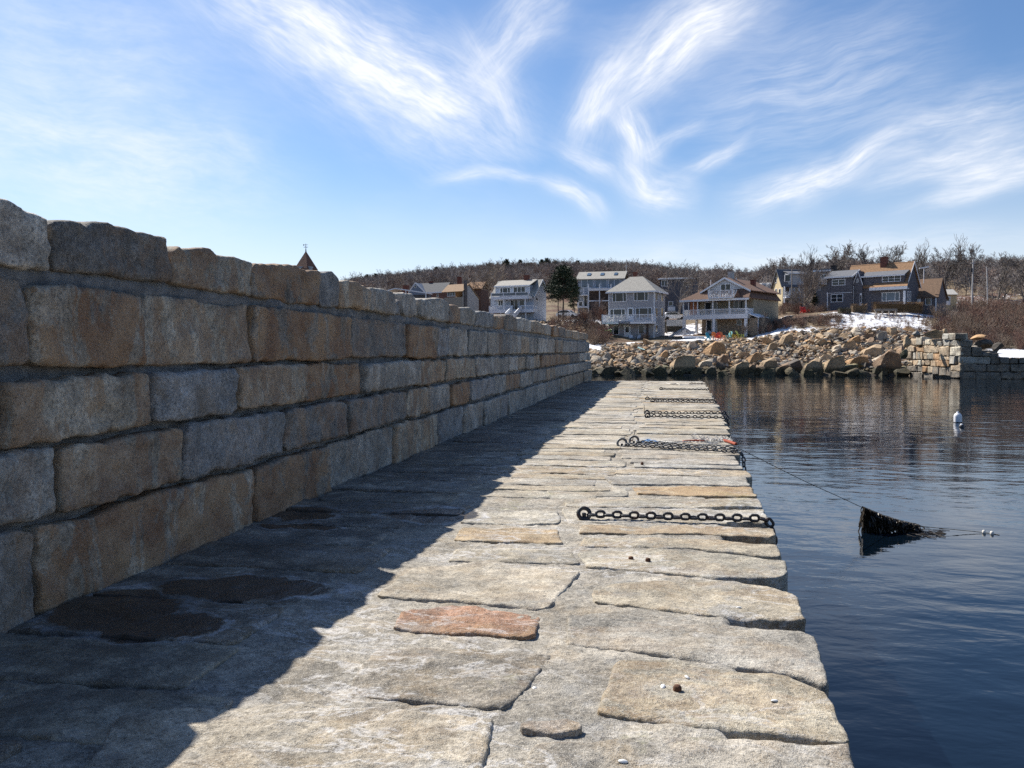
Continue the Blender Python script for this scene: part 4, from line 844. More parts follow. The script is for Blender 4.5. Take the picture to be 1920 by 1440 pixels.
# thicket
def shrub(seed, h, n, spread=.9):
    R = random.Random(seed); segs = []
    for _ in range(n):
        p = np.array([R.gauss(0, .25), R.gauss(0, .25), -.1]); d = np.array([R.gauss(0, .35*spread), R.gauss(0, .35*spread), 1.0]); L = h*R.uniform(.5, 1.1); r = .018
        for s in range(4):
            d = d+np.array([R.gauss(0, .15), R.gauss(0, .15), .05]); d /= np.linalg.norm(d); q = p+d*L/4; segs.append((p, q, r, r*.8, 0)); r *= .8
            for _k in range(3 if s else 1):
                e = d+np.array([R.gauss(0, .6), R.gauss(0, .6), .2]); e /= np.linalg.norm(e); segs.append((q, q+e*L*.2*R.uniform(.5, 1.2), .011, .008, 1))
            p = q
    return segs
M_TWIG = [mat('twig_red', (.20, .115, .085), .95, .3, .5), mat('twig_brown', (.22, .16, .115), .95, .3, .5), mat('twig_grey', (.26, .205, .165), .95, .3, .5)]
shr = [(one_mesh(shrub(300+i, 2.4, 30), 3, M_TWIG[i % 3]), (1, 1, 1, 1)) for i in range(5)]
pts, sc = [], []
while len(pts) < 950:
    px = rnd.uniform(1752, 2150); Z = rnd.uniform(122, 190)
    if px < 1790 and Z < 150 and rnd.random() < .7: continue
    if px < 1800 and Z > 160: continue
    pts.append(gpos(px, Z, -.05)); sc.append(rnd.uniform(.7, 1.35)*(1.0 if Z > 132 else .75))
scatter('thicket', pts, sc, shr, 'dense reddish brown leafless thicket above the snowy beach at right', 'thicket', 9)
pts, sc = [], []
for (x0, x1, z0, z1, n, a, b) in [(1415, 1580, 145, 149, 60, .35, .75), (1560, 1760, 138, 154, 120, .18, .42), (1030, 1135, 146, 163, 70, .4, .9), (1105, 1140, 140, 150, 30, .7, 1.0), (1440, 1550, 165, 178, 50, .5, .9), (1085, 1130, 168, 176, 20, .6, 1.0), (1205, 1222, 147, 149, 6, .4, .6), (1560, 1740, 132, 139, 60, .2, .4)]:
    for _ in range(n): px = rnd.uniform(x0, x1); pts.append(gpos(px, rnd.uniform(z0, z1), -.05)); sc.append(rnd.uniform(a, b))
scatter('brush', pts, sc, shr, 'low brown brush scattered over the banks and the foot of the retaining wall', 'brush', 10)
# clipped hedges: shell of short twigs over a box-like heart
def hedge(px0, px1, py0, py1, Z, label, col):
    a = at(px0, py1, Z); b = at(px1, py1, Z); h = (py1-py0)*Z/F; L = np.linalg.norm((b-a)[:2]); root = tag(empty('hedge', tuple((a+b)/2)), label, 'hedge', 'hedges by the shingled house')
    root.rotation_euler = (0, 0, math.atan2((b-a)[1], (b-a)[0])); R = np.random.default_rng(int(px0)); n = int(L*260); c = R.uniform(-1, 1, (n, 3))
    k = R.integers(0, 3, n); c[np.arange(n), k] = np.sign(c[np.arange(n), k])*R.uniform(.8, 1, n); P = c*np.array([L/2, .6, h/2])+np.array([0, 0, h/2]); d = c+R.normal(0, .6, (n, 3))+np.array([0, 0, .6]); d /= np.linalg.norm(d, axis=1)[:, None]
    V, Fq = tubes([(P[i], P[i]+d[i]*.28*h/1.4, .012, .008) for i in range(n)], 3); link('twigs', mesh_np('twigs', V, [Fq], False), mat('hedge_twigs', col, .95, .35, 1.2), root)
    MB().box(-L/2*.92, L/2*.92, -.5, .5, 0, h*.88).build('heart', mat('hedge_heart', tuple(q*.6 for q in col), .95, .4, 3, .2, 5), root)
# ------------------------------------------------------------ houses
M_WHITE = mat('white_paint', (.76, .77, .79), .5, .06, 1); M_GLASS = mat('window_glass', (.016, .024, .030), .08, .5, .25, spec=.45); M_GLASSB = mat('window_glass_blue', (.07, .11, .16), .08, .4, .25, spec=.5)
M_BRICK = mat('chimney_brick', (.17, .065, .045), .85, .3, 3); M_SNOWROOF = mat('snow_cover', (.80, .81, .84), .9, .05, 1)
def siding(nm, c, k=.12): return mat(nm, c, .75, k, 1.6, .02, 6, stretch=(.5, .5, 7))
def shingle(nm, c, k=.3): return mat(nm, c, .85, k, 3.0, .04, 7, stretch=(1, 1, 2.2))
class House:
    def __init__(s, name, label, cat, px0, pyb, Z, ang):
        s.O = at(px0, pyb, Z); si = s.O-CAM; si[2] = 0; si /= np.linalg.norm(si); r = np.array([si[1], -si[0], 0]); a = math.radians(ang)
        s.x = r*math.cos(a)-si*math.sin(a); s.y = si*math.cos(a)+r*math.sin(a); s.Z = Z
        s.root = tag(empty(name, mat=Matrix(((s.x[0], s.y[0], 0, s.O[0]), (s.x[1], s.y[1], 0, s.O[1]), (0, 0, 1, s.O[2]), (0, 0, 0, 1)))), label, cat)
    def F(s, px, py, y=0.0):
        d = ray(px, py); t = ((s.O+s.y*y-CAM)@s.y)/(d@s.y); p = CAM+d*t-s.O; return float(p@s.x), float(p[2])
    def R(s, px, py, x=0.0):
        d = ray(px, py); t = ((s.O+s.x*x-CAM)@s.x)/(d@s.x); p = CAM+d*t-s.O; return float(p@s.y), float(p[2])
    def part(s, name, mb, m): return mb.build(name, m, s.root)
    def box(s, name, m, x0, x1, y0, y1, z0, z1): return s.part(name, MB().box(min(x0, x1), max(x0, x1), min(y0, y1), max(y0, y1), min(z0, z1), max(z0, z1)), m)
    def slab(s, name, m, pts, th=.18):
        p = [np.array(q, float) for q in pts]; n = np.cross(p[1]-p[0], p[2]-p[0]); n /= np.linalg.norm(n); n = n if n[2] > 0 else -n; return s.part(name, MB().prism(p, -n*th), m)
    def win(s, px0, py0, px1, py1, cols=(1,), y=0.0, rows=(1,), fr=.10, m=None, g=None, side=None, name='window'):
        if side is None: (a0, z0), (a1, z1) = s.F(px0, py1, y), s.F(px1, py0, y)
        else: (a0, z0), (a1, z1) = s.R(px0, py1, side), s.R(px1, py0, side)
        sg = 1 if side is None or s.left else -1; m = m or M_WHITE; g = g or M_GLASS
        if a0 > a1: a0, a1 = a1, a0
        def bx(mb, u0, u1, w0, w1, d0, d1):
            if side is None: mb.box(u0, u1, y-d1, y-d0, w0, w1)
            elif s.left: mb.box(side-d1, side-d0, u0, u1, w0, w1)
            else: mb.box(side+d0, side+d1, u0, u1, w0, w1)
        f = MB(); bx(f, a0, a1, z0, z0+fr, -.02, .08); bx(f, a0, a1, z1-fr, z1, -.02, .08); bx(f, a0, a0+fr, z0+fr, z1-fr, -.02, .08); bx(f, a1-fr, a1, z0+fr, z1-fr, -.02, .08)
        us = a0+fr+(a1-a0-2*fr)*np.concatenate([[0], np.cumsum(cols)/sum(cols)]); ws = z0+fr+(z1-z0-2*fr)*np.concatenate([[0], np.cumsum(rows)/sum(rows)]); h = fr*.45
        for u in us[1:-1]: bx(f, u-h, u+h, z0+fr, z1-fr, -.02, .07)
        for w in ws[1:-1]:
            for i in range(len(us)-1): bx(f, us[i]+h*(i > 0), us[i+1]-h*(i < len(us)-2), w-h*.6, w+h*.6, -.02, .06)
        o = s.part(name, f, m)
        for i in range(len(us)-1):
            for j in range(len(ws)-1):
                p = MB(); bx(p, us[i]+h*(i > 0), us[i+1]-h*(i < len(us)-2), ws[j]+h*.6*(j > 0), ws[j+1]-h*.6*(j < len(ws)-2), -.02, .03); p.build('pane', g, o)
        return o
    left = False
    def rail(s, x0, x1, y, z0, z1, posts=3, m=None, bal=True, name='railing', side=None):
        m = m or M_WHITE; f = MB()
        def bx(u0, u1, w0, w1, t):
            if side is None: f.box(u0, u1, y-t/2, y+t/2, w0, w1)
            else: f.box(side-t/2, side+t/2, u0, u1, w0, w1)
        bx(x0, x1, z1-.09, z1, .1); bx(x0, x1, z0+.08, z0+.15, .07)
        n = max(1, int((x1-x0)/.16))
        if bal:
            for i in range(n): u = x0+(x1-x0)*(i+.5)/n; bx(u-.025, u+.025, z0+.15, z1-.09, .04)
        o = s.part(name, f, m)
        for i in range(posts):
            u = x0+(x1-x0)*i/(posts-1); p = MB()
            if side is None: p.box(u-.07, u+.07, y-.08, y+.08, z0, z1+.06)
            else: p.box(side-.08, side+.08, u-.07, u+.07, z0, z1+.06)
            s.part('railing_post', p, m)
    def post(s, px, py0, py1, y, w=.16, m=None, name='post'):
        (a, z1), (_, z0) = s.F(px, py0, y), s.F(px, py1, y); return s.box(name, m or M_WHITE, a-w/2, a+w/2, y-w/2, y+w/2, z0, z1)
    def chim(s, px0, px1, py0, py1, y, m=None, d=.8):
        (a0, z1), (a1, z0) = s.F(px0, py0, y), s.F(px1, py1, y); mb = MB().box(a0, a1, y, y+d, z0-1.0, z1-.15).box(a0-.06, a1+.06, y-.06, y+d+.06, z1-.15, z1); return s.part('chimney', mb, m or M_BRICK)
# --- grey three-storey house with hip roof
H = House('house', 'grey three-storey clapboard house with hip roof and white deck at the shore', 'house', 1226, 636, 150, 17)
GS = siding('grey_clapboard', (.35, .345, .355)); GR = shingle('grey_roof', (.30, .285, .255), .2)
xl, _ = H.F(1141.4, 636); _, ze = H.F(1226, 544); yb = H.R(1246.6, 600)[0]; H.box('wall', GS, xl, 0, 0, yb, -1, ze)
zr = H.F(1193, 518.8, yb/2)[1]; ov = .45; xr0 = H.F(1181.5, 519, yb/2)[0]; xr1 = H.F(1205.4, 519, yb/2)[0]
e = [(xl-ov, -ov, ze-.1), (ov, -ov, ze-.1), (ov, yb+ov, ze-.1), (xl-ov, yb+ov, ze-.1)]; r0, r1 = (xr0, yb/2, zr), (xr1, yb/2, zr)
H.slab('roof', GR, [e[0], e[1], r1, r0]); H.slab('roof', GR, [e[1], e[2], r1]); H.slab('roof', GR, [e[2], e[3], r0, r1]); H.slab('roof', GR, [e[3], e[0], r0])
H.box('eaves_board', M_WHITE, xl-ov, ov, -ov-.05, -ov-.01, ze-.36, ze-.08); H.part('eaves_board', MB().box(ov+.01, ov+.05, -ov, yb+ov, ze-.36, ze-.08), M_WHITE)
H.chim(1186.7, 1192.4, 510, 520, yb/2+.6)
T3 = (.22, .56, .22)
H.win(1148.1, 548, 1175.2, 566.7, T3); H.win(1188.2, 545.8, 1215.8, 564.6, T3); H.win(1143.5, 578.6, 1173, 596, T3); H.win(1191.4, 576.6, 1222.6, 597, T3); H.win(1150, 610.4, 1161, 628); H.win(1197, 608.9, 1208.5, 626.6)
def door(H, px0, py0, px1, py1, y=0.0, m=None, glass=(.2, .5, .8, .9)):
    (a0, z0), (a1, z1) = H.F(px0, py1, y), H.F(px1, py0, y); o = H.part('door', MB().box(a0, a1, y-.06, y+.02, z0, z1), m or M_WHITE); w = a1-a0; h = z1-z0
    MB().box(a0+w*glass[0], a0+w*glass[2], y-.09, y-.05, z0+h*glass[1], z0+h*glass[3]).build('pane', M_GLASS, o); MB().box(a0+w*.84, a0+w*.9, y-.13, y-.05, z0+h*.42, z0+h*.46).build('handle', M_GLASS, o)
door(H, 1176.8, 576.6, 1188.2, 604, m=M_WHITE, glass=(.2, .45, .8, .92)); door(H, 1170, 610, 1182.5, 636, glass=(.25, .5, .75, .88))
for q in [(1228.3, 545, 1233, 563.5), (1238.8, 546.9, 1243.4, 564.6), (1228.3, 577, 1233, 594.8), (1238.8, 577, 1243.4, 594.8), (1228.3, 608.9, 1233, 625.5)]: H.win(*q, side=0.0, fr=.09)
for q in (0.0, xl): H.box('corner_board', M_WHITE, q-.07, q+.07, -.03, .1, -1, ze-.1)
yd = -2.2; (dx0, dz1), (dx1, _) = H.F(1128.9, 604.0, yd), H.F(1223, 604, yd); H.box('deck', M_WHITE, dx0, dx1, yd, -.1, dz1-.35, dz1)
zt = H.F(1180, 589.5, yd)[1]; H.rail(dx0, dx1, yd+.06, dz1, zt, 5); H.rail(yd+.1, -.1, 0, dz1, zt, 2, side=dx0+.06); H.rail(yd+.1, -.1, 0, dz1, zt, 2, side=dx1-.06)
M_DKPOST = mat('dark_post', (.06, .045, .035), .9); H.post(1133.5, 607, 640, yd+.3, .3, M_DKPOST); H.post(1214, 607, 640, yd+.3, .3, M_DKPOST)
(sx0, sz1), (sx1, sz0) = H.F(1160, 602.8, yd-.08), H.F(1180.4, 606.6, yd-.08); sg = H.box('sign', mat('navy_sign', (.02, .03, .07), .5), sx0, sx1, yd-.08, yd-.005, sz0, sz1)
fc = bpy.data.curves.new('lettering', 'FONT'); fc.body = 'THE ROMER'; fc.size = (sz1-sz0)*.85; fc.align_x = 'CENTER'; fc.align_y = 'CENTER'; fc.extrude = .01
ft = bpy.data.objects.new('lettering_source', fc); COL.objects.link(ft); lm = bpy.data.meshes.new_from_object(ft); bpy.data.objects.remove(ft); lm.materials.clear(); fo = link('lettering', lm, M_WHITE, sg); fo.location = ((sx0+sx1)/2, yd-.095, (sz0+sz1)/2); fo.rotation_euler = (math.pi/2, 0, 0)
def local(H, x, y, z): return H.O+H.x*x+H.y*y+np.array([0, 0, z])
M_CHAIR = mat('chair_paint', (.8, .8, .8), .45, .05, objcol=True)
def chair_parts():
    a = MB().hexa([(-.28, -.35, .26), (.28, -.35, .26), (.26, .25, .18), (-.26, .25, .18)], [(-.28, -.35, .30), (.28, -.35, .30), (.26, .25, .22), (-.26, .25, .22)]).mesh('seat')
    pr = [(-.27, .18), (.27, .18), (.33, .78), (.24, .98), (.10, 1.07), (-.10, 1.07), (-.24, .98), (-.33, .78)]
    b = MB().prism([(x, .22+.45*(z-.18), z) for x, z in pr], (0, .04, .0)).mesh('backrest')
    c = MB().box(-.06, .06, -.42, .42, .50, .53).mesh('armrest'); d = MB().box(-.04, .04, -.04, .04, 0, .5).mesh('leg'); e = MB().hexa([(-.03, .25, 0), (.03, .25, 0), (.03, .45, 0), (-.03, .45, 0)], [(-.03, -.1, .5), (.03, -.1, .5), (.03, 0, .5), (-.03, 0, .5)]).mesh('leg')
    for q in (a, b, c, d, e): q.materials.append(M_CHAIR)
    return a, b, c, d, e
CH = chair_parts()
def chair(p, rz, col, label, group, sc=1.0):
    t = tag(empty('garden_chair', tuple(p)), label, 'chair', group); t.rotation_euler = (0, 0, rz); t.scale = (sc,)*3; c = (*col, 1)
    link('seat', CH[0], None, t, c); link('backrest', CH[1], None, t, c)
    for sx_ in (-.36, .36):
        o = link('armrest', CH[2], None, t, c); o.location = (sx_, 0, 0); o = link('leg', CH[3], None, t, c); o.location = (sx_, -.38, 0); o = link('leg', CH[4], None, t, c); o.location = (sx_, 0, 0)
def head(H): return math.atan2(H.x[1], H.x[0])
lw = ['first white round-backed chair from the left on the white deck', 'second white round-backed chair from the left on the white deck', 'middle white round-backed chair on the white deck', 'fourth white round-backed chair from the left on the white deck', 'white round-backed chair on the white deck nearest the upper door']
for i, px in enumerate((1141, 1153, 1159, 1168.5, 1174.5)):
    x = H.F(px, 600, -1.3)[0]; chair(local(H, x, -1.3, dz1), head(H)+math.pi+rnd.uniform(-.3, .3), (.8, .8, .8), lw[i], 'white chairs on the deck', 1.05)
for px, l in ((1184, 'white garden chair on the ground left in front of the grey house'), (1195, 'white garden chair on the ground under the deck post of the grey house')):
    x = H.F(px, 635, -1.6)[0]; chair(local(H, x, -1.6, -.3), head(H)+rnd.uniform(-.5, .5), (.62, .66, .72), l, 'white chairs on the ground')
# --- brown house with two-level porch
H = House('house', 'brown house with white two-level porch, front gable and small top balcony', 'house', 1400, 628, 148, 24)
TS = siding('tan_siding', (.29, .25, .18)); BR = shingle('brown_roof', (.165, .095, .065), .25); W2 = siding('pale_siding', (.50, .52, .55)); TST = mat('tan_stone_wall', (.32, .25, .18), .9, .4, 2, .1, 4)
YF = 2.6; xL = H.F(1281, 590)[0]; LEN = 13.5
zdk1 = H.F(1340, 589.5)[1]; zdk0 = H.F(1340, 598)[1]; zev = H.F(1400, 557.5)[1]
xw0 = H.F(1316, 600, YF)[0]
H.box('wall', TS, xL+1.8, 0, YF, LEN, zdk0, zev); H.box('foundation', TST, xw0, 0, YF, LEN, -1.2, zdk0)
zpk = H.F(1360.2, 520.9, .9)[1]; xpk = H.F(1360.2, 521, .9)[0]; xg0, zg0 = H.F(1317.4, 545.2, .9); xg1, zg1 = H.F(1405.9, 541.3, .9)
zg = (zg0+zg1)/2
H.part('gable', MB().prism([(xg0+.3, .9, zg), (xg1-.3, .9, zg), (xpk, .9, zpk-.1)], (0, LEN-.9, 0)), W2)
H.slab('roof', BR, [(xg0-.3, .5, zg-.25), (xpk, .5, zpk+.08), (xpk, LEN+.3, zpk+.08), (xg0-.3, LEN+.3, zg-.25)], .16); H.slab('roof', BR, [(xpk, .5, zpk+.08), (xg1+.3, .5, zg-.25), (xg1+.3, LEN+.3, zg-.25), (xpk, LEN+.3, zpk+.08)], .16)
for a, b in (((xg0-.3, zg-.25), (xpk, zpk+.08)), ((xpk, zpk+.08), (xg1+.3, zg-.25))):
    H.part('bargeboard', MB().hexa([(a[0], .44, a[1]-.30), (b[0], .44, b[1]-.30), (b[0], .49, b[1]-.30), (a[0], .49, a[1]-.30)], [(a[0], .44, a[1]+.02), (b[0], .44, b[1]+.02), (b[0], .49, b[1]+.02), (a[0], .49, a[1]+.02)]), M_WHITE)
# skirt roof over the porch, in front and to both sides
xe = H.F(1274.1, 563, -.3)[0]; zee = H.F(1300, 562.3, -.3)[1]
H.slab('roof', BR, [(xe, -.35, zee), (.5, -.35, zee+.1), (.3, .95, zg+.1), (xg0, .95, zg+.1)], .15); H.slab('roof', BR, [(xe, -.35, zee), (xg0, .95, zg+.1), (xg0, LEN, zg+.1), (xe, LEN, zee)], .15)
H.slab('roof', BR, [(.55, .5, zev-.05), (.55, LEN, zev-.05), (-.9, LEN, zg+.25), (-.9, .96, zg+.25)], .15)
H.box('fascia', M_WHITE, xe, .5, -.42, -.36, zee-.32, zee+.02)
H.box('deck', M_WHITE, xL, 0, 0, YF-.02, zdk0, zdk1); zrt = H.F(1340, 579.5)[1]; H.rail(xL+.05, -.05, .1, zdk1, zrt, 5); H.rail(.1, YF-.1, 0, zdk1, zrt, 2, side=-.07); H.rail(.1, YF-.1, 0, zdk1, zrt, 2, side=xL+.07)
for px in (1281.5, 1291, 1300.4, 1308.2, 1336.8, 1367.5, 1398.8): H.post(px, 562.0, 591, .12, .17 if px not in (1291, 1300.4) else .09)
for px in (1283, 1339, 1398.6): H.post(px, 597.5, 632, .2, .42, name='pillar')
H.post(1306.5, 597.5, 628, YF-.3, .4, name='pillar')
H.win(1321.8, 566.0, 1345.5, 589.5, (1, 1), YF); H.win(1376, 563.5, 1398, 582, (.4, .6), YF); H.win(1324, 599, 1345, 626, (.5, .5), YF, fr=.14); H.win(1381.5, 599, 1391, 610, (1,), YF)
H.box('screen', mat('orange_wood_screen', (.20, .085, .045), .8, .2, 2), xL+.2, xL+1.78, YF-.5, YF+.1, zdk1+.02, zee-.1)
H.win(1351.2, 531.6, 1370.5, 547, (1, 1), .9)
zb1 = H.F(1350, 556.3, -.75)[1]; xb0 = H.F(1328, 556, -.75)[0]; xb1 = H.F(1373.3, 556, -.75)[0]; H.box('balcony', M_WHITE, xb0, xb1, -.75, .85, zb1-.28, zb1); zb2 = H.F(1350, 544, -.75)[1]; H.rail(xb0, xb1, -.7, zb1, zb2, 3); H.rail(-.7, .8, 0, zb1, zb2, 2, side=xb0+.05); H.rail(-.7, .8, 0, zb1, zb2, 2, side=xb1-.05)
cpx = H.F(1382, 552, -.3)[0]; zc = H.F(1382, 544.5, -.3)[1]
H.part('dormer', MB().prism([(cpx-.65, -.32, zee+.12), (cpx+.65, -.32, zee+.12), (cpx, -.32, zc)], (0, 1.4, 0)), BR); H.part('bargeboard', MB().prism([(cpx-.75, -.36, zee+.1), (cpx-.58, -.36, zee+.1), (cpx+.02, -.36, zc+.0), (cpx-.02, -.36, zc+.14)], (0, .05, 0)), M_WHITE)
H.chim(1406.8, 1414, 524.5, 536, 7.0); H.chim(1364.5, 1372.5, 509.7, 523, 3.2, mat('metal_flue', (.36, .38, .38), .5), .9)
for px, p0, p1, y in ((1332.6, 525, 541, 2.0), (1380.6, 521, 534, 4.0)): H.part('vent_pipe', MB().tube((H.F(px, p1, y)[0], y, H.F(px, p1, y)[1]-.3), (H.F(px, p1, y)[0], y, H.F(px, p0, y)[1]), .07, n=8), M_WHITE)
x1e, z1e = H.F(1424, 595.5, 1.0); H.slab('roof', M_SNOWROOF, [(.0, .6, zdk1+.1), (x1e, .6, z1e+.1), (x1e, 5.0, z1e+.1), (.0, 5.0, zdk1+.1)], .14); H.box('side_annex', TST, .02, x1e-.25, 1.0, 4.8, -1.2, z1e-.06); H.box('downpipe', M_WHITE, x1e-.24, x1e-.14, .9, 1.0, -1, z1e)
for px, l in ((1337, 'first white chair on the small top balcony of the porch house'), (1344, 'second white chair on the small top balcony of the porch house'), (1361, 'white chair on the small top balcony in front of its window')):
    x = H.F(px, 553, .1)[0]; chair(local(H, x, .1, zb1), head(H)+rnd.uniform(-1, 1), (.8, .8, .8), l, 'white chairs on the top balcony', .95)
for px, l in ((1297, 'grey chair in the shade under the left of the porch'), (1329, 'pale chair by the lower door of the porch house')):
    x = H.F(px, 627, 1.0)[0]; chair(local(H, x, 1.0, -.2), head(H)+.3, (.45, .48, .55), l, 'chairs under the porch')
CHAIRS = [(1330.5, 633.5, 142, (.05, .30, .38), 'turquoise garden chair, leftmost of the coloured row by the rocks', .5), (1341, 632.5, 142.5, (.75, .28, .07), 'orange garden chair right of the turquoise one by the rocks', .2), (1346, 634, 141.8, (.72, .11, .06), 'red garden chair between the two orange ones by the rocks', -.3), (1353, 633, 142.2, (.72, .24, .08), 'orange garden chair right of the red one by the rocks', .1),
          (1365.5, 633, 142.5, (.10, .36, .36), 'pale turquoise garden chair left of the yellow one', -.9), (1376, 633, 142.6, (.75, .50, .06), 'yellow garden chair near the twiggy shrub', .7), (1387.5, 632, 142.8, (.52, .54, .12), 'yellow-green garden chair at the right end of the coloured row', .9)]
for px, py, Z, c, l, rz in CHAIRS: chair(gpos(px, Z, .05), YAW*0+math.atan2(RT[1], RT[0])+rz, c, l, 'coloured garden chairs above the rocks', 1.12)
for px, Z, l in ((1505.5, 168, 'red garden chair on the lawn, left one of the pair'), (1511, 168, 'red garden chair on the lawn, right one of the pair')): chair(gpos(px, Z, .05), math.atan2(RT[1], RT[0])+.3, (.55, .03, .03), l, 'red chairs on the lawn', 1.2)
tag(MB().add([], []).box(-.5, .5, -.25, .25, 0, .12).build('snowy_bench', M_SNOWROOF), 'long low white snow-covered bench below the porch', 'bench')
bo = bpy.data.objects['snowy_bench']; bo.location = gpos(1300, 143.5, .25); bo.rotation_euler = (0, 0, math.atan2(RT[1], RT[0])); bo.scale = (3.4, 1.6, 2.0)
# --- dark shingled house, main block and left wing
H = House('house', 'large dark shingled house with orange-brown roof, brick chimney and left wing', 'house', 1697.5, 588, 160, 20)
DS = shingle('dark_shingle', (.115, .112, .125), .35); OR = shingle('orange_roof', (.29, .165, .085), .3); DR = shingle('dark_roof', (.12, .125, .14), .2)
xl = H.F(1617.5, 560)[0]; yb = max(6.5, H.R(1718.5, 560)[0]); ze1 = H.F(1650, 536)[1]; xm = yb/2
zr = H.F(1660, 493.5, yb/2)[1]; xrl = H.F(1596, 497, yb/2)[0]
H.box('wall', DS, xl, 0, 0, yb, -1.5, ze1)
H.part('gable', MB().prism([(-.3, 0, ze1), (-.3, yb, ze1), (-.3, yb/2, zr-.2)], (.3, 0, 0)), DS)
H.slab('roof', OR, [(xrl, -.35, ze1-.2), (.3, -.35, ze1-.2), (.3, yb/2, zr), (xrl, yb/2, zr)]); H.slab('roof', OR, [(.3, yb+.35, ze1-.2), (xrl, yb+.35, ze1-.2), (xrl, yb/2, zr), (.3, yb/2, zr)])
for ya, yc in ((-.4, yb/2), (yb+.4, yb/2)): H.part('bargeboard', MB().hexa([(.31, ya, ze1-.55), (.37, ya, ze1-.55), (.37, yc, zr-.32), (.31, yc, zr-.32)], [(.31, ya, ze1-.18), (.37, ya, ze1-.18), (.37, yc, zr+.03), (.31, yc, zr+.03)]), M_WHITE)
xd0, zd0 = H.F(1618.5, 535, .0); xd1, zd1 = H.F(1696.7, 513, .0); H.box('dormer', DS, xd0, xd1-.15, .02, yb/2-.3, ze1-.2, zd1); H.slab('roof', DR, [(xd0-.3, -.35, zd1-.1), (xd1+.1, -.35, zd1-.1), (xd1+.1, yb*.42, zd1+1.15), (xd0-.3, yb*.42, zd1+1.15)], .15)
H.box('fascia', M_WHITE, xd0-.3, xd1+.1, -.41, -.36, zd1-.32, zd1-.08)
H.win(1654, 515.8, 1689.4, 529.4, (1, 1, 1), 0, (1, 1)); H.win(1653.4, 547, 1687.3, 565.3, (.24, .52, .24), 0, g=M_GLASSB)
xp0, zp0 = H.F(1629.5, 545, -1.1); xp1, zp1 = H.F(1701, 536, -1.1); zp2 = H.F(1660, 530, 0)[1]
H.box('fascia', M_WHITE, xp0, xp1, -1.1, -1.0, zp0, zp1); H.slab('roof', OR, [(xp0, -1.1, zp1+.02), (xp1, -1.1, zp1+.02), (xp1-.2, -.01, zp2), (xp0+.6, -.01, zp2)], .12); H.box('porch_ceiling', M_WHITE, xp0, xp1, -.99, -.02, zp0+.1, zp0+.2)
H.post(1696, 545, 586, -1.0, .34)
for q in [(1700.5, 546, 1703.2, 566), (1705, 546, 1707.6, 566)]: H.win(*q, side=0.0)
H.chim(1650.5, 1660.8, 482, 499, yb*.40, d=1.1)
# left wing
xw1, _ = H.F(1597.5, 560, -1.2); xw0, _ = H.F(1549.5, 560, -1.2); zw = H.F(1575, 517.5, -1.2)[1]; zwr = H.F(1580, 507, 1.6)[1]
H.box('wing_wall', DS, xw0, xw1, -1.2, 5.0, -1.5, zw); H.slab('roof', DR, [(xw0-.3, -1.55, zw-.12), (xw1+.15, -1.55, zw-.12), (xw1+.15, 1.8, zwr), (xw0-.3, 1.8, zwr)]); H.slab('roof', DR, [(xw1+.15, 5.3, zw-.12), (xw0-.3, 5.3, zw-.12), (xw0-.3, 1.8, zwr), (xw1+.15, 1.8, zwr)])
H.part('wing_gable', MB().prism([(xw1-.2, -1.2, zw), (xw1-.2, 5.0, zw), (xw1-.2, 1.8, zwr-.15)], (.2, 0, 0)), DS)
H.box('fascia', M_WHITE, xw0-.3, xw1+.15, -1.62, -1.56, zw-.36, zw-.08); H.part('bargeboard', MB().hexa([(xw1+.16, -1.6, zw-.45), (xw1+.22, -1.6, zw-.45), (xw1+.22, 1.8, zwr-.3), (xw1+.16, 1.8, zwr-.3)], [(xw1+.16, -1.6, zw-.1), (xw1+.22, -1.6, zw-.1), (xw1+.22, 1.8, zwr+.02), (xw1+.16, 1.8, zwr+.02)]), M_WHITE)
H.win(1560, 522.9, 1585.3, 536, (1, 1), -1.2, (1, 1)); H.win(1558, 550.9, 1581, 567, (1, 1), -1.2, (1, 1)); H.post(1551.8, 548, 582, -1.32, .16, name='downpipe'); H.box('string_course', M_WHITE, xw0, xw1, -1.24, -1.2, H.F(1575, 549.3, -1.2)[1], H.F(1575, 548.6, -1.2)[1])
H.chim(1558, 1565.4, 497.6, 512, 2.0, mat('black_chimney', (.04, .035, .035), .8))
# entrance gable between
xe0, ze0 = H.F(1600, 534.6, -.5); xe1, _ = H.F(1616.8, 533, -.5); zep = H.F(1608, 506.5, -.5)[1]; xem = (xe0+xe1)/2
H.part('entrance', MB().prism([(xe0+.05, -.5, -1.5), (xe1, -.5, -1.5), (xe1, -.5, ze0), (xem, -.5, zep-.1), (xe0+.05, -.5, ze0)], (0, 3.0, 0)), DS)
for a, b in ((xe0-.05, xem), (xe1+.1, xem)): H.part('bargeboard', MB().hexa([(a, -.58, ze0-.2), (b, -.58, zep-.3), (b, -.51, zep-.3), (a, -.51, ze0-.2)], [(a, -.58, ze0+.15), (b, -.58, zep+.05), (b, -.51, zep+.05), (a, -.51, ze0+.15)]), M_WHITE)
door(H, 1612, 550, 1616, 584, -.5); H.post(1600, 536, 580, -.62, .14, name='downpipe'); H.win(1606.5, 522, 1609.5, 530, (1,), -.5, fr=.07)
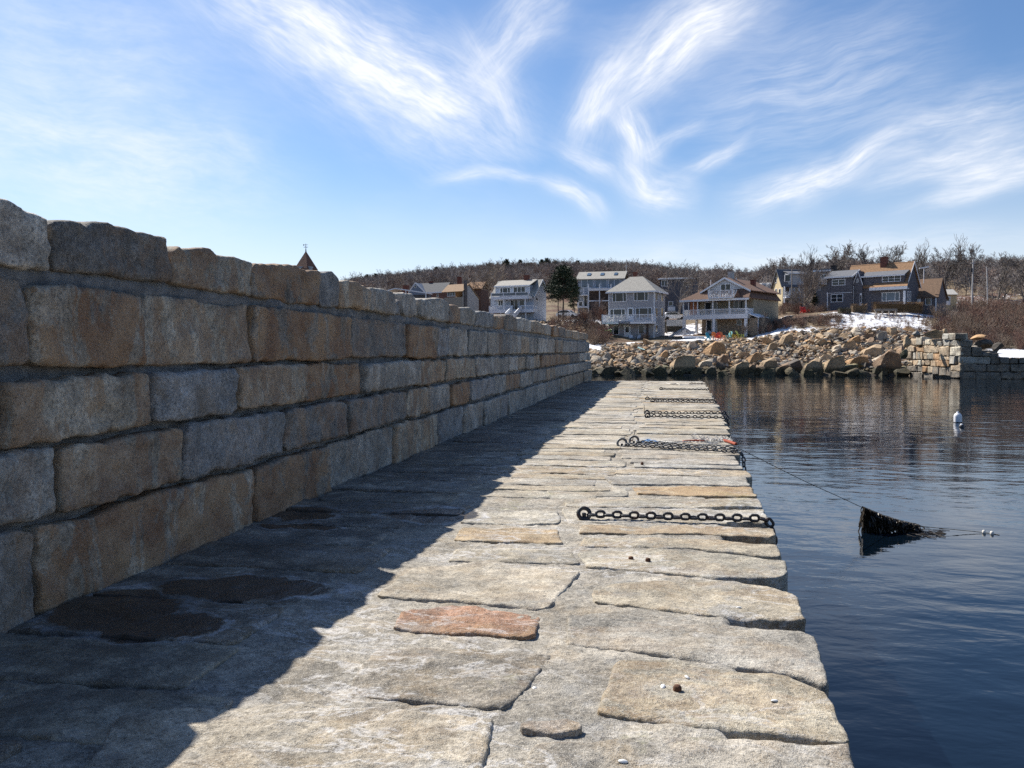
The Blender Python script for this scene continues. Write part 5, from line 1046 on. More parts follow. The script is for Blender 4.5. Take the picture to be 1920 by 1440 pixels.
# --- garage block
H = House('garage', 'low garage block with brown roof and white corner post right of the dark shingled house', 'garage', 1757, 588, 162, 14)
xl = H.F(1714, 570)[0]; ze = H.F(1735, 557, 0)[1]; zr = H.F(1735, 523, 3.2)[1]
H.box('wall', mat('garage_grey', (.14, .125, .13), .85, .2), xl, 0, 0, 6.4, -1.5, ze); H.slab('roof', shingle('garage_roof', (.17, .105, .065), .3), [(xl-.4, -.4, ze-.1), (.3, -.4, ze-.1), (.1, 3.2, zr), (xl-.1, 3.2, zr)]); H.slab('roof', bpy.data.materials['garage_roof'], [(.3, 6.8, ze-.1), (xl-.4, 6.8, ze-.1), (xl-.1, 3.2, zr), (.1, 3.2, zr)])
H.part('gable', MB().prism([(-.25, .05, ze), (-.25, 6.35, ze), (-.25, 3.2, zr-.2)], (.2, 0, 0)), bpy.data.materials['garage_grey'])
H.win(1735, 558.5, 1746.7, 572.5, (1,), 0); H.post(1755, 557.5, 588, -.1, .22); H.box('white_panel', M_WHITE, xl+.05, H.F(1726.5, 560)[0], -.06, .0, H.F(1720, 571)[1], ze-.1); H.part('vent_pipe', MB().tube((H.F(1737, 549, 1.2)[0], 1.2, H.F(1737, 551, 1.2)[1]-.2), (H.F(1737, 549, 1.2)[0], 1.2, H.F(1737, 544.5, 1.2)[1]), .08, n=8), M_WHITE)
# --- small pale shed
H = House('shed', 'small sunlit pale yellow shed with a low gabled roof at the edge of the thicket', 'shed', 1757.8, 572, 178, -22); H.left = True
YS = siding('yellow_siding', (.55, .45, .27)); xr = H.F(1794, 560)[0]; zp = H.R(1762, 541.5)[1]
H.box('wall', YS, 0, xr, 0, 4.5, -1, zp-1.0); H.part('gable', MB().prism([(0, 0, zp-1.0), (0, 4.5, zp-1.0), (0, 2.25, zp)], (.2, 0, 0)), YS); RP_ = shingle('pale_roof', (.42, .40, .36), .15)
H.slab('roof', RP_, [(-.2, -.3, zp-1.1), (xr+.2, -.3, zp-1.1), (xr+.2, 2.25, zp+.1), (-.2, 2.25, zp+.1)], .12); H.slab('roof', RP_, [(xr+.2, 4.8, zp-1.1), (-.2, 4.8, zp-1.1), (-.2, 2.25, zp+.1), (xr+.2, 2.25, zp+.1)], .12); door(H, 1772, 556, 1782, 572)
# --- white house with dormer and two decks
H = House('house', 'white-trimmed pale blue house with a wide dormer and two decks above the wall end', 'house', 1000.6, 606, 165, 27)
BS = siding('blue_grey_siding', (.42, .47, .54)); GB = siding('grey_gable', (.48, .50, .54)); xl = H.F(920, 580)[0]; yb = H.R(1023.8, 560)[0]; ze = H.R(1000.5, 554, 0)[1]; zr = H.R(1015.4, 523.8, 0)[1]; yr = H.R(1015.4, 523.8, 0)[0]; ze2 = H.R(1023.6, 545, 0)[1]
H.box('wall', BS, xl, -.02, 0, yb, -2, ze-.4); H.part('gable', MB().prism([(-.02, 0, -2), (-.02, yb, -2), (-.02, yb, ze2), (-.02, yr, zr-.12), (-.02, 0, ze)], (.05, 0, 0)), GB)
H.slab('roof', GR, [(xl-.2, -.3, ze-.3), (.25, -.3, ze-.3), (.25, yr, zr), (xl-.2, yr, zr)]); H.slab('roof', GR, [(.25, yb+.3, ze2-.1), (xl-.2, yb+.3, ze2-.1), (xl-.2, yr, zr), (.25, yr, zr)])
for p, q in (((-.3, ze-.3), (yr, zr)), ((yb+.3, ze2-.1), (yr, zr))): H.part('bargeboard', MB().hexa([(.26, p[0], p[1]-.3), (.31, p[0], p[1]-.3), (.31, q[0], q[1]-.3), (.26, q[0], q[1]-.3)], [(.26, p[0], p[1]+.03), (.31, p[0], p[1]+.03), (.31, q[0], q[1]+.03), (.26, q[0], q[1]+.03)]), M_WHITE)
xd0, zd0 = H.F(929, 558, .4); xd1, zd1 = H.F(993, 534.2, .4); H.box('dormer', BS, xd0, xd1, .4, yr-.1, zd0, zd1); H.slab('roof', GR, [(xd0-.2, .15, zd1), (xd1+.2, .15, zd1), (xd1+.2, yr, zr+.06), (xd0-.2, yr, zr+.06)], .14); H.box('fascia', M_WHITE, xd0-.2, xd1+.2, .08, .14, zd1-.22, zd1+.02); H.box('corner_board', M_WHITE, xd1-.1, xd1+.04, .36, .46, zd0, zd1)
H.win(937.5, 538.8, 957.5, 551, (.25, .5, .25), .4); H.win(962.5, 537, 985.4, 555.5, (1, 1, 1), .4); H.win(934, 562.3, 943.5, 574, (1, .8), 0); H.win(957, 561.8, 972, 583, (1, 1), 0); H.win(974, 561.8, 984, 583, (1,), 0); H.win(1004, 558, 1008.4, 563.4, side=.03, fr=.08); H.win(1014, 533, 1017.4, 537.5, side=.03, fr=.07)
yd = -1.7; a0, zz1 = H.F(920.5, 556.8, yd); a1, zz0 = H.F(991, 559.9, yd); H.box('balcony', M_WHITE, a0, a1, yd, -.02, zz0, zz1); zq = H.F(955, 548.2, yd)[1]; H.rail(a0+.06, a1-.06, yd+.08, zz1, zq, 4, bal=False)
MB().box(a0+.15, a1-.15, yd+.06, yd+.09, zz1+.18, zq-.12).build('glass_panel', M_GLASSB, H.root)
for px in (926.3, 945, 985): H.post(px, 560, 583, yd+.1, .16)
b0, q1 = H.F(916.7, 581.7, yd); b1, q0 = H.F(1000, 585.2, yd); H.box('deck', M_WHITE, b0, b1, yd, -.02, q0, q1); zq2 = H.F(955, 573.2, yd)[1]; xs0 = H.F(960.5, 580, yd)[0]; xs1 = H.F(977.5, 580, yd)[0]; H.rail(b0+.05, xs0, yd+.08, q1, zq2, 4); H.rail(xs1, b1-.05, yd+.08, q1, zq2, 2); H.rail(yd+.1, -.1, 0, q1, zq2, 2, side=b0+.06); H.rail(yd+.1, -.1, 0, q1, zq2, 2, side=b1-.06)
st = MB()
for i in range(9): st.box(xs0+.08, xs1-.08, yd-.3*(i+1), yd-.3*i, q1-.19*(i+1)-.08, q1-.19*(i+1))
H.part('stairs', st, M_WHITE)
for xs in (xs0, xs1): H.part('stair_rail', MB().hexa([(xs-.08, yd-2.8, q1-1.75), (xs+.08, yd-2.8, q1-1.75), (xs+.08, yd, q1-.05), (xs-.08, yd, q1-.05)], [(xs-.08, yd-2.8, q1-.75), (xs+.08, yd-2.8, q1-.75), (xs+.08, yd, zq2), (xs-.08, yd, zq2)]), M_WHITE)
for px in (921, 939, 955, 986): H.post(px, 585, 604, yd+.2, .16)
H.chim(981.7, 989.6, 516, 528, yr-.3)
# --- skylight house
H = House('house', 'grey house with three skylights, a band of big windows and a tall white-framed deck', 'house', 1168, 596, 188, 8)
xl = H.F(1083.5, 540)[0]; ze = H.F(1120, 522, 0)[1]; zr = H.F(1120, 509.4, 3.5)[1]; SG = siding('slate_siding', (.25, .28, .33))
H.box('wall', SG, xl, 0, 0, 7, -2, ze); H.slab('roof', GR, [(xl-.4, -.5, ze-.12), (.4, -.5, ze-.12), (.4, 3.5, zr), (xl-.4, 3.5, zr)]); H.slab('roof', GR, [(.4, 7.4, ze-.12), (xl-.4, 7.4, ze-.12), (xl-.4, 3.5, zr), (.4, 3.5, zr)])
for q in ((1100.3, 1108.6), (1125.3, 1133.4), (1151, 1158.4)):
    a0, b0_ = H.F(q[0], 515.8, 1.2); a1, b1_ = H.F(q[1], 512, 2.2); o = H.slab('skylight', M_GLASSB, [(a0, 1.2, np.interp(1.2, [-.5, 3.5], [ze-.12, zr])+.16), (a1, 1.2, np.interp(1.2, [-.5, 3.5], [ze-.12, zr])+.16), (a1, 2.4, np.interp(2.4, [-.5, 3.5], [ze-.12, zr])+.16), (a0, 2.4, np.interp(2.4, [-.5, 3.5], [ze-.12, zr])+.16)], .12)
for q in ((1089.8, 1113), (1115.5, 1138.5), (1141, 1163)): H.win(q[0], 523.6, q[1], 540, (1, 1), 0, g=M_GLASSB, m=mat('pale_trim', (.5, .55, .62), .5))
yd = -2.0; b0, q1 = H.F(1102.4, 540.8, yd); b1, q0 = H.F(1168, 544, yd); H.box('deck', M_WHITE, b0, b1, yd, -.03, q0, q1)
for px in (1103.5, 1124.2, 1145.5, 1166): H.post(px, 532.5, 588, yd+.15, .2)
H.box('beam', M_WHITE, b0, b1, yd+.1, yd+.3, H.F(1120, 565, yd)[1], H.F(1120, 563, yd)[1]); H.box('screen', mat('dark_lattice', (.075, .055, .045), .9, .3, 4), b0+.1, b1, yd+1.2, yd+1.3, H.F(1120, 586, yd)[1], q0)
c0, w1_ = H.F(1082.6, 552.5, yd); c1, w0_ = H.F(1102.2, 577, yd); H.box('porch_beam', M_WHITE, c0, c1, yd, -.05, w1_-.2, w1_); H.box('porch_floor', M_WHITE, c0, c1, yd, -.05, w0_, w0_+.3); H.post(1083.5, 541, 578, yd+.1, .22); H.post(1094, 541, 553, yd+.1, .14); H.win(1085, 565, 1092.5, 575, (1,), 0); H.win(1094.5, 554, 1101.5, 575, (1,), 0)
H.box('foundation', mat('pale_foundation', (.42, .42, .42), .85), xl, 0, -.12, -.02, -2, H.F(1100, 586, -.1)[1])
# --- yellow gabled house
H = House('house', 'house with a sunlit yellow gable, grey front and white balconies behind the bare trees', 'house', 1467, 582, 186, -25); H.left = True
xr = H.F(1507, 560)[0]; yb = H.R(1448.3, 560)[0]; zpk = H.R(1456, 505.5)[1]; ze = H.R(1466, 533)[1]; YG = siding('yellow_clapboard', (.60, .49, .30)); FG = siding('front_grey', (.43, .43, .43))
H.box('wall', FG, .04, xr, 0, yb, -1, ze); H.part('gable', MB().prism([(0, 0, -1), (0, yb, -1), (0, yb, ze-.3), (0, yb/2, zpk), (0, 0, ze-.3)], (.05, 0, 0)), YG)
H.slab('roof', DR, [(-.4, -.4, ze-.6), (xr+.3, -.4, ze-.6), (xr+.3, yb/2, zpk+.1), (-.4, yb/2, zpk+.1)]); H.slab('roof', DR, [(xr+.3, yb+.4, ze-.6), (-.4, yb+.4, ze-.6), (-.4, yb/2, zpk+.1), (xr+.3, yb/2, zpk+.1)])
zt = H.F(1490, 511.5)[1]; H.box('front_storey', FG, 1.2, xr, -.02, yb*.6, ze-.6, zt); H.slab('roof', DR, [(1.0, -.4, zt), (xr+.3, -.4, zt), (xr+.3, yb*.65, zt+.8), (1.0, yb*.65, zt+.8)], .14); H.box('fascia', M_WHITE, 1.0, xr+.3, -.46, -.41, zt-.25, zt)
H.win(1471, 515, 1482, 528, (1,), -.02); H.win(1471.5, 538, 1481, 548, (1,), 0); H.win(1489, 538, 1498, 548, (1,), 0); H.win(1471, 562, 1480, 578, (1,), 0); H.win(1487, 562, 1493, 572, (1,), 0); H.win(1453.3, 520, 1456.6, 531, side=0.0); H.win(1453.8, 541, 1457, 554, side=0.0); H.win(1460.5, 541, 1464.5, 551, side=0.0)
yd = -1.5; q1 = H.F(1485, 556.5, yd)[1]; H.box('balcony', M_WHITE, .1, xr, yd, -.02, q1-.25, q1); H.rail(.1, xr, yd+.06, q1, H.F(1485, 547, yd)[1], 4)
for px in (1471, 1484.5, 1498.5): H.post(px, 537, 582, yd+.1, .16)
# --- flat-roofed grey house
H = House('house', 'flat-roofed grey house with a white balcony partly behind the shingled left wing', 'house', 1560, 580, 188, 12)
xl = H.F(1529, 560)[0]; zt = H.F(1545, 509, 0)[1]; FG2 = siding('dull_grey', (.20, .195, .205)); H.box('wall', FG2, xl, 0, 0, 7, -1, zt); H.box('roof', DR, xl-.5, .4, -.5, 7.4, zt, zt+.55); H.box('fascia', M_WHITE, xl-.5, .4, -.56, -.51, zt-.05, zt+.3)
H.win(1539, 513.5, 1551, 522, (1, 1), 0); q1 = H.F(1540, 531.5, -1.4)[1]; a0 = H.F(1533.5, 530, -1.4)[0]; a1 = H.F(1549, 530, -1.4)[0]; H.box('balcony', M_WHITE, a0, a1, -1.4, -.02, q1-.2, q1); H.rail(a0, a1, -1.35, q1, H.F(1540, 522.5, -1.4)[1], 3); H.win(1535, 536, 1538.5, 545, (1,), 0)
# --- white house with roof dormers, far back
H = House('house', 'far white house with two dark dormer windows in a pale roof', 'house', 1452, 556, 225, 10)
xl = H.F(1411, 550)[0]; zt = H.F(1430, 547, 0)[1]; zr = H.F(1430, 530.5, 3)[1]; H.box('wall', siding('far_white', (.6, .6, .6)), xl, 0, 0, 6, -2, zt); RG = shingle('pale_grey_roof', (.44, .43, .42), .12); H.slab('roof', RG, [(xl-.3, -.4, zt-.1), (.3, -.4, zt-.1), (.3, 3, zr), (xl-.3, 3, zr)]); H.slab('roof', RG, [(.3, 6.4, zt-.1), (xl-.3, 6.4, zt-.1), (xl-.3, 3, zr), (.3, 3, zr)])
for px in (1429.5, 1443): a0, b0_ = H.F(px, 541.2, .4); a1, b1_ = H.F(px+6, 532.5, .4); H.box('dormer', bpy.data.materials['far_white'], a0-.2, a1+.2, .45, 2.6, b0_-.3, b1_+.25); H.win(px, 533.5, px+6, 540.6, (1, 1), .45, fr=.06, m=M_WHITE)
# --- dark house behind the big tree
H = House('house', 'dark grey house with white roof trim half hidden by the big bare tree', 'house', 1301, 590, 192, 6)
xl = H.F(1237, 560)[0]; zt = H.F(1270, 522, 0)[1]; DG = siding('charcoal_siding', (.10, .10, .115)); H.box('wall', DG, xl, 0, 0, 8, -2, zt); H.slab('roof', DR, [(xl-.4, -.5, zt), (.4, -.5, zt), (.4, 4, zt+.5), (xl-.4, 4, zt+.5)], .15); H.slab('roof', DR, [(.4, 8.4, zt), (xl-.4, 8.4, zt), (xl-.4, 4, zt+.5), (.4, 4, zt+.5)], .15); H.box('fascia', M_WHITE, xl-.4, .4, -.56, -.51, zt-.22, zt+.02)
H.win(1281, 527, 1296, 538, (1, 1), 0); H.win(1240, 525, 1252, 537, (1, 1), 0); H.win(1253, 565, 1262, 574, (1,), 0); H.box('lower_porch', M_WHITE, H.F(1252, 575, -.1)[0], H.F(1266, 575, -.1)[0], -.2, -.04, H.F(1255, 583, -.1)[1], H.F(1255, 575, -.1)[1])
# --- left group seen over the wall
H = House('house', 'tan house with brown roof and a chimney strip up its pale gable, over the wall', 'house', 868, 596, 176, 38)
xl = H.F(832, 570)[0]; yb = H.R(897.5, 570)[0]; ze = H.F(850, 545)[1]; zr = H.R(869.5, 531)[1]; TW = siding('tan_clapboard', (.30, .265, .215)); TG = siding('pale_gable', (.42, .40, .38)); BR2 = shingle('tan_roof', (.25, .155, .085), .25); yr = 1.2; ze2 = H.R(897.3, 559)[1]
H.box('wall', TW, xl, -.05, 0, yb, -2, min(ze, ze2)); H.part('gable', MB().prism([(-.05, 0, -2), (-.05, yb, -2), (-.05, yb, ze2), (-.05, yr+.6, zr-.1), (-.05, 0, ze)], (.06, 0, 0)), TG); H.slab('roof', BR2, [(xl-.3, -.35, ze-.2), (.2, -.35, ze-.2), (.2, yr+.6, zr), (xl-.3, yr+.6, zr)], .15); H.slab('roof', BR2, [(.2, yb+.35, ze2-.2), (xl-.3, yb+.35, ze2-.2), (xl-.3, yr+.6, zr), (.2, yr+.6, zr)], .15)
H.win(839, 546, 853.4, 556, (1, 1, 1), 0, fr=.08); y0_, _ = H.R(869, 560); H.part('chimney', MB().box(.02, .4, y0_+.05, y0_+.75, -2, zr+.6), mat('grey_stack', (.12, .105, .10), .9))
H = House('house', 'slate-roofed house with a small front gable behind the white-edged flat roof, over the wall', 'house', 832, 596, 186, 30)
xl = H.F(779, 560)[0]; ze = H.F(805, 547, 0)[1]; zr = H.F(800, 531, 2.5)[1]; H.box('wall', siding('brick_red_wall', (.17, .09, .07)), xl, 0, 0, 5, -2, ze); SR = shingle('slate_roof', (.075, .08, .09), .2); H.slab('roof', SR, [(xl-.3, -.4, ze-.15), (.4, -.4, ze-.15), (.2, 2.5, zr), (xl-.3, 2.5, zr)]); H.slab('roof', SR, [(.4, 5.4, ze-.15), (xl-.3, 5.4, ze-.15), (xl-.3, 2.5, zr), (.2, 2.5, zr)])
a0, g0 = H.F(766, 548, -.4); a1, _ = H.F(797, 548, -.4); zk = H.F(779, 529.5, -.4)[1]; ac_ = H.F(779, 530, -.4)[0]; H.part('front_gable', MB().prism([(a0, -.4, -2), (a1, -.4, -2), (a1, -.4, g0), (ac_, -.4, zk-.1), (a0, -.4, g0)], (0, 2.5, 0)), siding('blue_gable', (.16, .20, .26)))
for q in ((a0, ac_), (a1, ac_)): H.part('bargeboard', MB().hexa([(q[0], -.48, g0-.25), (q[1], -.48, zk-.25), (q[1], -.42, zk-.25), (q[0], -.42, g0-.25)], [(q[0], -.48, g0+.05), (q[1], -.48, zk+.05), (q[1], -.42, zk+.05), (q[0], -.42, g0+.05)]), M_WHITE)
H.box('fascia', M_WHITE, a1, .4, -.46, -.41, ze-.35, ze-.1); H.win(777, 534.5, 781, 540, (1,), -.4, fr=.06); H.win(819, 551, 822.5, 556.5, (1,), 0, fr=.06); H.chim(803.5, 809, 527.5, 535, 2.5); H.chim(755, 763.5, 535, 541, 1.0)
H = House('porch', 'flat white-edged porch roof with dark underside, seen just over the wall', 'porch', 800, 592, 168, 20)
xl = H.F(726, 545)[0]; z0 = H.F(727, 544.5)[1]; z1 = H.F(742, 540)[1]; z2 = H.F(800, 548.5)[1]; x1 = H.F(742, 540)[0]; H.slab('roof', M_WHITE, [(xl, -.3, z0), (x1, -.3, z1), (x1, 3.4, z1), (xl, 3.4, z0)], .2); H.slab('roof', M_WHITE, [(x1, -.3, z1), (0, -.3, z2), (0, 3.4, z2), (x1, 3.4, z1)], .2); H.box('wall', mat('porch_dark', (.10, .11, .13), .9), xl+.3, -.2, 1.5, 3.2, -3, min(z0, z2)-.3); H.post(761, 543, 590, -.1, .16); H.post(798.5, 548, 590, -.1, .16)
H = House('house', 'dark brown house with orange-tan roof beside the white dormered house, over the wall', 'house', 902, 598, 190, 25)
xl = H.F(872, 560)[0]; ze = H.F(886, 541)[1]; H.box('wall', siding('brown_wall', (.13, .075, .055)), xl, 0, 0, 5, -2, ze); zr = H.F(886, 529, 2.5)[1]; H.slab('roof', OR, [(xl-.3, -.4, ze-.1), (.3, -.4, ze-.1), (.1, 2.5, zr), (xl, 2.5, zr)], .15); H.slab('roof', OR, [(.3, 5.4, ze-.1), (xl-.3, 5.4, ze-.1), (xl, 2.5, zr), (.1, 2.5, zr)], .15); H.win(884, 551, 890, 560, (1, 1), 0, fr=.07); H.chim(857, 863, 519, 532, 2.6)
# --- pavilion roof with weathervane over the wall
tp = at(573.5, 470.5, 128); g0 = gpos(573.5, 128)[2]; s = 128/F
tw = tag(empty('tower', (tp[0], tp[1], 0)), 'tower with a pointed brown pyramid roof and weathervane peeking over the wall', 'tower'); w = 20*s
MB().box(-w*.72, w*.72, -w*.72, w*.72, -1, tp[2]-30*s).build('wall', siding('tower_siding', (.45, .44, .42)), tw)
for k in range(4):
    a, b = [(math.cos(q)*w*1.08, math.sin(q)*w*1.08, tp[2]-34*s) for q in (math.pi/2*k+.5, math.pi/2*k+math.pi/2+.5)]
    MB().prism([a, b, (0, 0, tp[2])], (0, 0, -.12)).build('roof', shingle('tower_roof', (.20, .095, .06), .2) if k == 0 else bpy.data.materials['tower_roof'], tw)
M_IRON = mat('dark_iron', (.03, .03, .03), .6); vz = tp[2]
vv = MB().tube((0, 0, vz-.1), (0, 0, vz+.35), .10, .05, 8).tube((0, 0, vz+.3), (0, 0, vz+1.05), .035, n=6).tube((-.34, 0, vz+.55), (.34, 0, vz+.55), .03, n=5).tube((0, -.34, vz+.55), (0, .34, vz+.55), .03, n=5).tube((-.3, .05, vz+.88), (.34, -.05, vz+.88), .03, n=5).prism([(-.42, .07, vz+.74), (-.2, .04, vz+.88), (-.42, .07, vz+1.02)], (.0, .02, 0))
vv.build('weathervane', M_IRON, tw)
hedge(1637, 1728, 568, 586, 155, 'long clipped brown hedge in front of the dark shingled house', (.20, .125, .06)); hedge(1596, 1623, 571, 588, 155, 'shorter rounded brown hedge left of the long clipped hedge', (.23, .155, .09))
hedge(1468, 1504, 569, 581, 180, 'reddish low hedge in front of the yellow gabled house', (.16, .09, .05)); hedge(1572, 1594, 578, 590, 154, 'dark clipped bush by the shingled left wing', (.09, .08, .045))
bpy.context.view_layer.update()
def drop(x, y):
    h = S.ray_cast(bpy.context.evaluated_depsgraph_get(), Vector((x, y, ZP+.3)), Vector((0, 0, -1)), distance=.6); return h[1][2] if h[0] else ZP
# ------------------------------------------------------------ street furniture and vehicles by the houses
M_POLE = mat('weathered_pole', (.30, .26, .22), .9, .2, 2); M_PALEP = mat('pale_pole', (.55, .53, .50), .8)
def pole(px, py0, py1, Z, r, label, lean=0.0, arms=(), m=None, box=None):
    b = at(px, py1, Z); h = (py1-py0)*Z/F; t = tag(empty('utility_pole', tuple(b)), label, 'pole', 'poles among the houses'); t.rotation_euler = (0, 0, -YAW*0+math.atan2(RT[1], RT[0]))
    MB().tube((0, 0, -.5), (lean*h, 0, h), r, r*.75, 8).build('shaft', m or M_POLE, t)
    for (z, l) in arms: MB().box(lean*z-l/2, lean*z+l/2, -.06, .06, z-.07, z+.07).build('crossarm', m or M_POLE, t)
    if box: MB().lathe([(0, 0), (.22, 0), (.22, .8), (0, .85)], (lean*box-.32, 0, box)).build('transformer', mat('pole_transformer', (.06, .05, .045), .6), t)
    return t
pole(1822, 487, 574, 172, .15, 'pale utility pole with a dark transformer in front of the tallest bare tree', .01, ((8.4, .9),), M_PALEP, 6.6)
pole(1852, 501, 566, 180, .12, 'leaning pale pole right of the transformer pole', -.05, (), M_PALEP)
pole(1484, 495, 582, 178, .13, 'weathered pole rising in front of the yellow gabled house', 0.0, ((8.6, .9),))
pole(1174, 487, 560, 200, .11, 'pole with a lamp behind the hip-roofed house', 0.0, ((7.4, .6),), M_PALEP)
ta = tag(empty('aerial', tuple(at(1732, 527, 164))), 'white T-shaped aerial standing on the garage roof', 'aerial'); ta.rotation_euler = (0, 0, math.atan2(RT[1], RT[0])-.1)
MB().tube((0, 0, -.4), (0, 0, 2.45), .07, n=6).build('mast', M_WHITE, ta); MB().hexa([(-.85, -.08, 2.25), (.85, -.08, 2.55), (.85, .08, 2.55), (-.85, .08, 2.25)], [(-.85, -.08, 2.48), (.85, -.08, 2.78), (.85, .08, 2.78), (-.85, .08, 2.48)]).build('crossbar', M_WHITE, ta)
# overhead wires between the poles
def wire(a, b, sag, label):
    a = np.array(a); b = np.array(b); pts = [a+(b-a)*t-np.array([0, 0, sag*4*t*(1-t)]) for t in np.linspace(0, 1, 14)]; tag(MB().path(pts, .014, 4).build('overhead_wire', M_IRON), label, 'wire', 'overhead wires')
wire(at(1822, 490, 172), at(1852, 503, 180), .3, 'wire from the transformer pole to the leaning pole'); wire(at(1822, 491, 172), at(1732, 491, 190), .5, 'wire running left from the transformer pole to the trees')
M_CAR = mat('white_car_paint', (.78, .78, .80), .25, .03, spec=.6); M_TYRE = mat('tyre_rubber', (.02, .02, .02), .8)
def car(p, rz, label, L=4.5, Wd=1.8, Hh=1.55):
    t = tag(empty('parked_car', tuple(p)), label, 'car', 'white cars parked by the houses'); t.rotation_euler = (0, 0, rz); mats = M_CAR
    pr = [(-L/2, .35), (L/2, .35), (L/2, .8), (L*.40, .95), (L*.24, 1.0), (L*.08, Hh-.02), (-L*.16, Hh), (-L*.34, Hh-.12), (-L*.44, 1.0), (-L/2, .9)]
    MB().prism([(x, -Wd/2, z) for x, z in pr], (0, Wd, 0)).build('body', mats, t)
    for y in (-Wd/2-.012, Wd/2+.002): MB().prism([(x, y, z) for x, z in [(-L*.38, 1.02), (L*.20, 1.02), (L*.07, Hh-.1), (-L*.15, Hh-.08), (-L*.31, Hh-.18)]], (0, .01, 0)).build('window', M_GLASS, t)
    MB().hexa([(L*.235, -.7, 1.03), (L*.235, .7, 1.03), (L*.225, .7, 1.01), (L*.225, -.7, 1.01)], [(L*.105, -.6, Hh-.1), (L*.105, .6, Hh-.1), (L*.095, .6, Hh-.12), (L*.095, -.6, Hh-.12)]).build('windscreen', M_GLASS, t)
    for x in (-L*.31, L*.31):
        for y in (-Wd/2-.03, Wd/2-.17):
            w = MB(); w.tube((x, y, .33), (x, y+.2, .33), .33, n=14).build('wheel', M_TYRE, t)
    for y in (-.65, .65): MB().box(L/2, L/2+.03, y-.18, y+.18, .65, .8).build('headlight', M_WHITE, t)
pk = at(1262, 601, 160); hd = math.atan2(RT[1], RT[0])
car(pk+np.array([0, 0, .02]), hd+.15, 'white car parked on the raised deck beside the grey three-storey house'); car(gpos(1065, 174, .25), hd-.5, 'white car parked behind the tall pine')
pd = tag(empty('parking_deck', tuple(pk)), 'raised grey parking deck with a board fence between the grey and brown houses', 'deck'); pd.rotation_euler = (0, 0, hd); s = 160/F
MB().box(-15*s, 21*s, -1.6, 3.5, -.25, 0).build('deck_floor', mat('deck_grey', (.33, .33, .34), .85), pd); MB().box(-15*s, 21*s, -1.68, -1.6, -1.05, .12).build('fence_board', mat('fence_board', (.40, .41, .43), .8, .15, 1), pd)
for x in (-14*s, 2*s, 19*s): MB().box(x-.1, x+.1, -1.5, -1.3, -4.5, -.25).build('post', M_DKPOST, pd)
MB().box(-15*s, 21*s, .5, .7, -4.5, -.25).build('back_wall', M_CORE, pd)
rp = tag(empty('ramp', tuple(at(1250, 634, 152))), 'grey wooden stair ramp climbing to the parking deck', 'ramp'); rp.rotation_euler = (0, 0, hd); s = 152/F
for i in range(9):
    f0, f1 = i/9, (i+1)/9; MB().hexa([(34*s*f0, -.6, 20*s*f0-.25), (34*s*f1-.02, -.6, 20*s*f1-.25), (34*s*f1-.02, .9, 20*s*f1-.25), (34*s*f0, .9, 20*s*f0-.25)], [(34*s*f0, -.6, 20*s*f0+.05), (34*s*f1-.02, -.6, 20*s*f1+.05), (34*s*f1-.02, .9, 20*s*f1+.05), (34*s*f0, .9, 20*s*f0+.05)]).build('tread', bpy.data.materials['deck_grey'], rp)
def kayak(px, py, Z, rz, col, label, tilt=0):
    t = tag(empty('kayak', tuple(at(px, py, Z))), label, 'kayak', 'kayaks beside the grey house'); t.rotation_euler = (tilt, 0, rz); m = MB(); ns = 11; vs = []; fs = []
    for i in range(ns):
        u = i/(ns-1)*2-1; w = .34*math.sqrt(max(.002, 1-u*u)); x = u*1.6; z = .18*u*u
        for k in range(8): a = math.pi*2*k/8; vs.append((x, w*math.cos(a), z+.18*math.sin(a)*(1-.5*u*u)))
    for i in range(ns-1):
        for k in range(8): fs.append((i*8+k, i*8+(k+1) % 8, i*8+8+(k+1) % 8, i*8+8+k))
    m.add(vs, fs).build('hull', mat('kayak_'+col[0], col[1], .35, .05), t, smooth=True); MB().lathe([(.30, .17), (.34, .21), (.24, .21), (.22, .12)], n=12).build('cockpit', M_IRON, t).scale = (1.3, .7, 1)
kayak(1131, 622.5, 153, hd+.25, ('green', (.16, .60, .08)), 'bright green kayak lying beside the grey three-storey house'); kayak(1138, 620.5, 151, hd-1.2, ('lime', (.22, .68, .12)), 'lime green kayak end-on against the grey house corner'); kayak(1137, 629, 152, hd-1.0, ('red', (.70, .05, .07)), 'red kayak under the green ones')
pb = tag(empty('bench', tuple(at(1661, 587.5, 152))), 'long weathered wooden bench in front of the clipped hedge', 'bench'); pb.rotation_euler = (0, 0, hd-.1); M_WOODB = mat('grey_wood', (.28, .25, .22), .9); s = 152/F
MB().box(-21*s, 21*s, -.25, .25, .42, .50).build('seat', M_WOODB, pb); MB().box(-21*s, 21*s, .22, .28, .62, .80).build('back_rail', M_WOODB, pb)
for x in (-18*s, -6*s, 6*s, 18*s): MB().box(x-.07, x+.07, -.2, .26, -.3, .42).build('leg', M_WOODB, pb)
td = tag(empty('slab', tuple(gpos(1202, 129, .5))), 'pale turquoise flat board lying on the rubble below the grey house', 'board'); td.rotation_euler = (.2, .35, hd-.2); MB().box(-.55, .55, -.3, .3, -.06, .06).build('board', mat('pale_turquoise', (.42, .62, .58), .6), td)

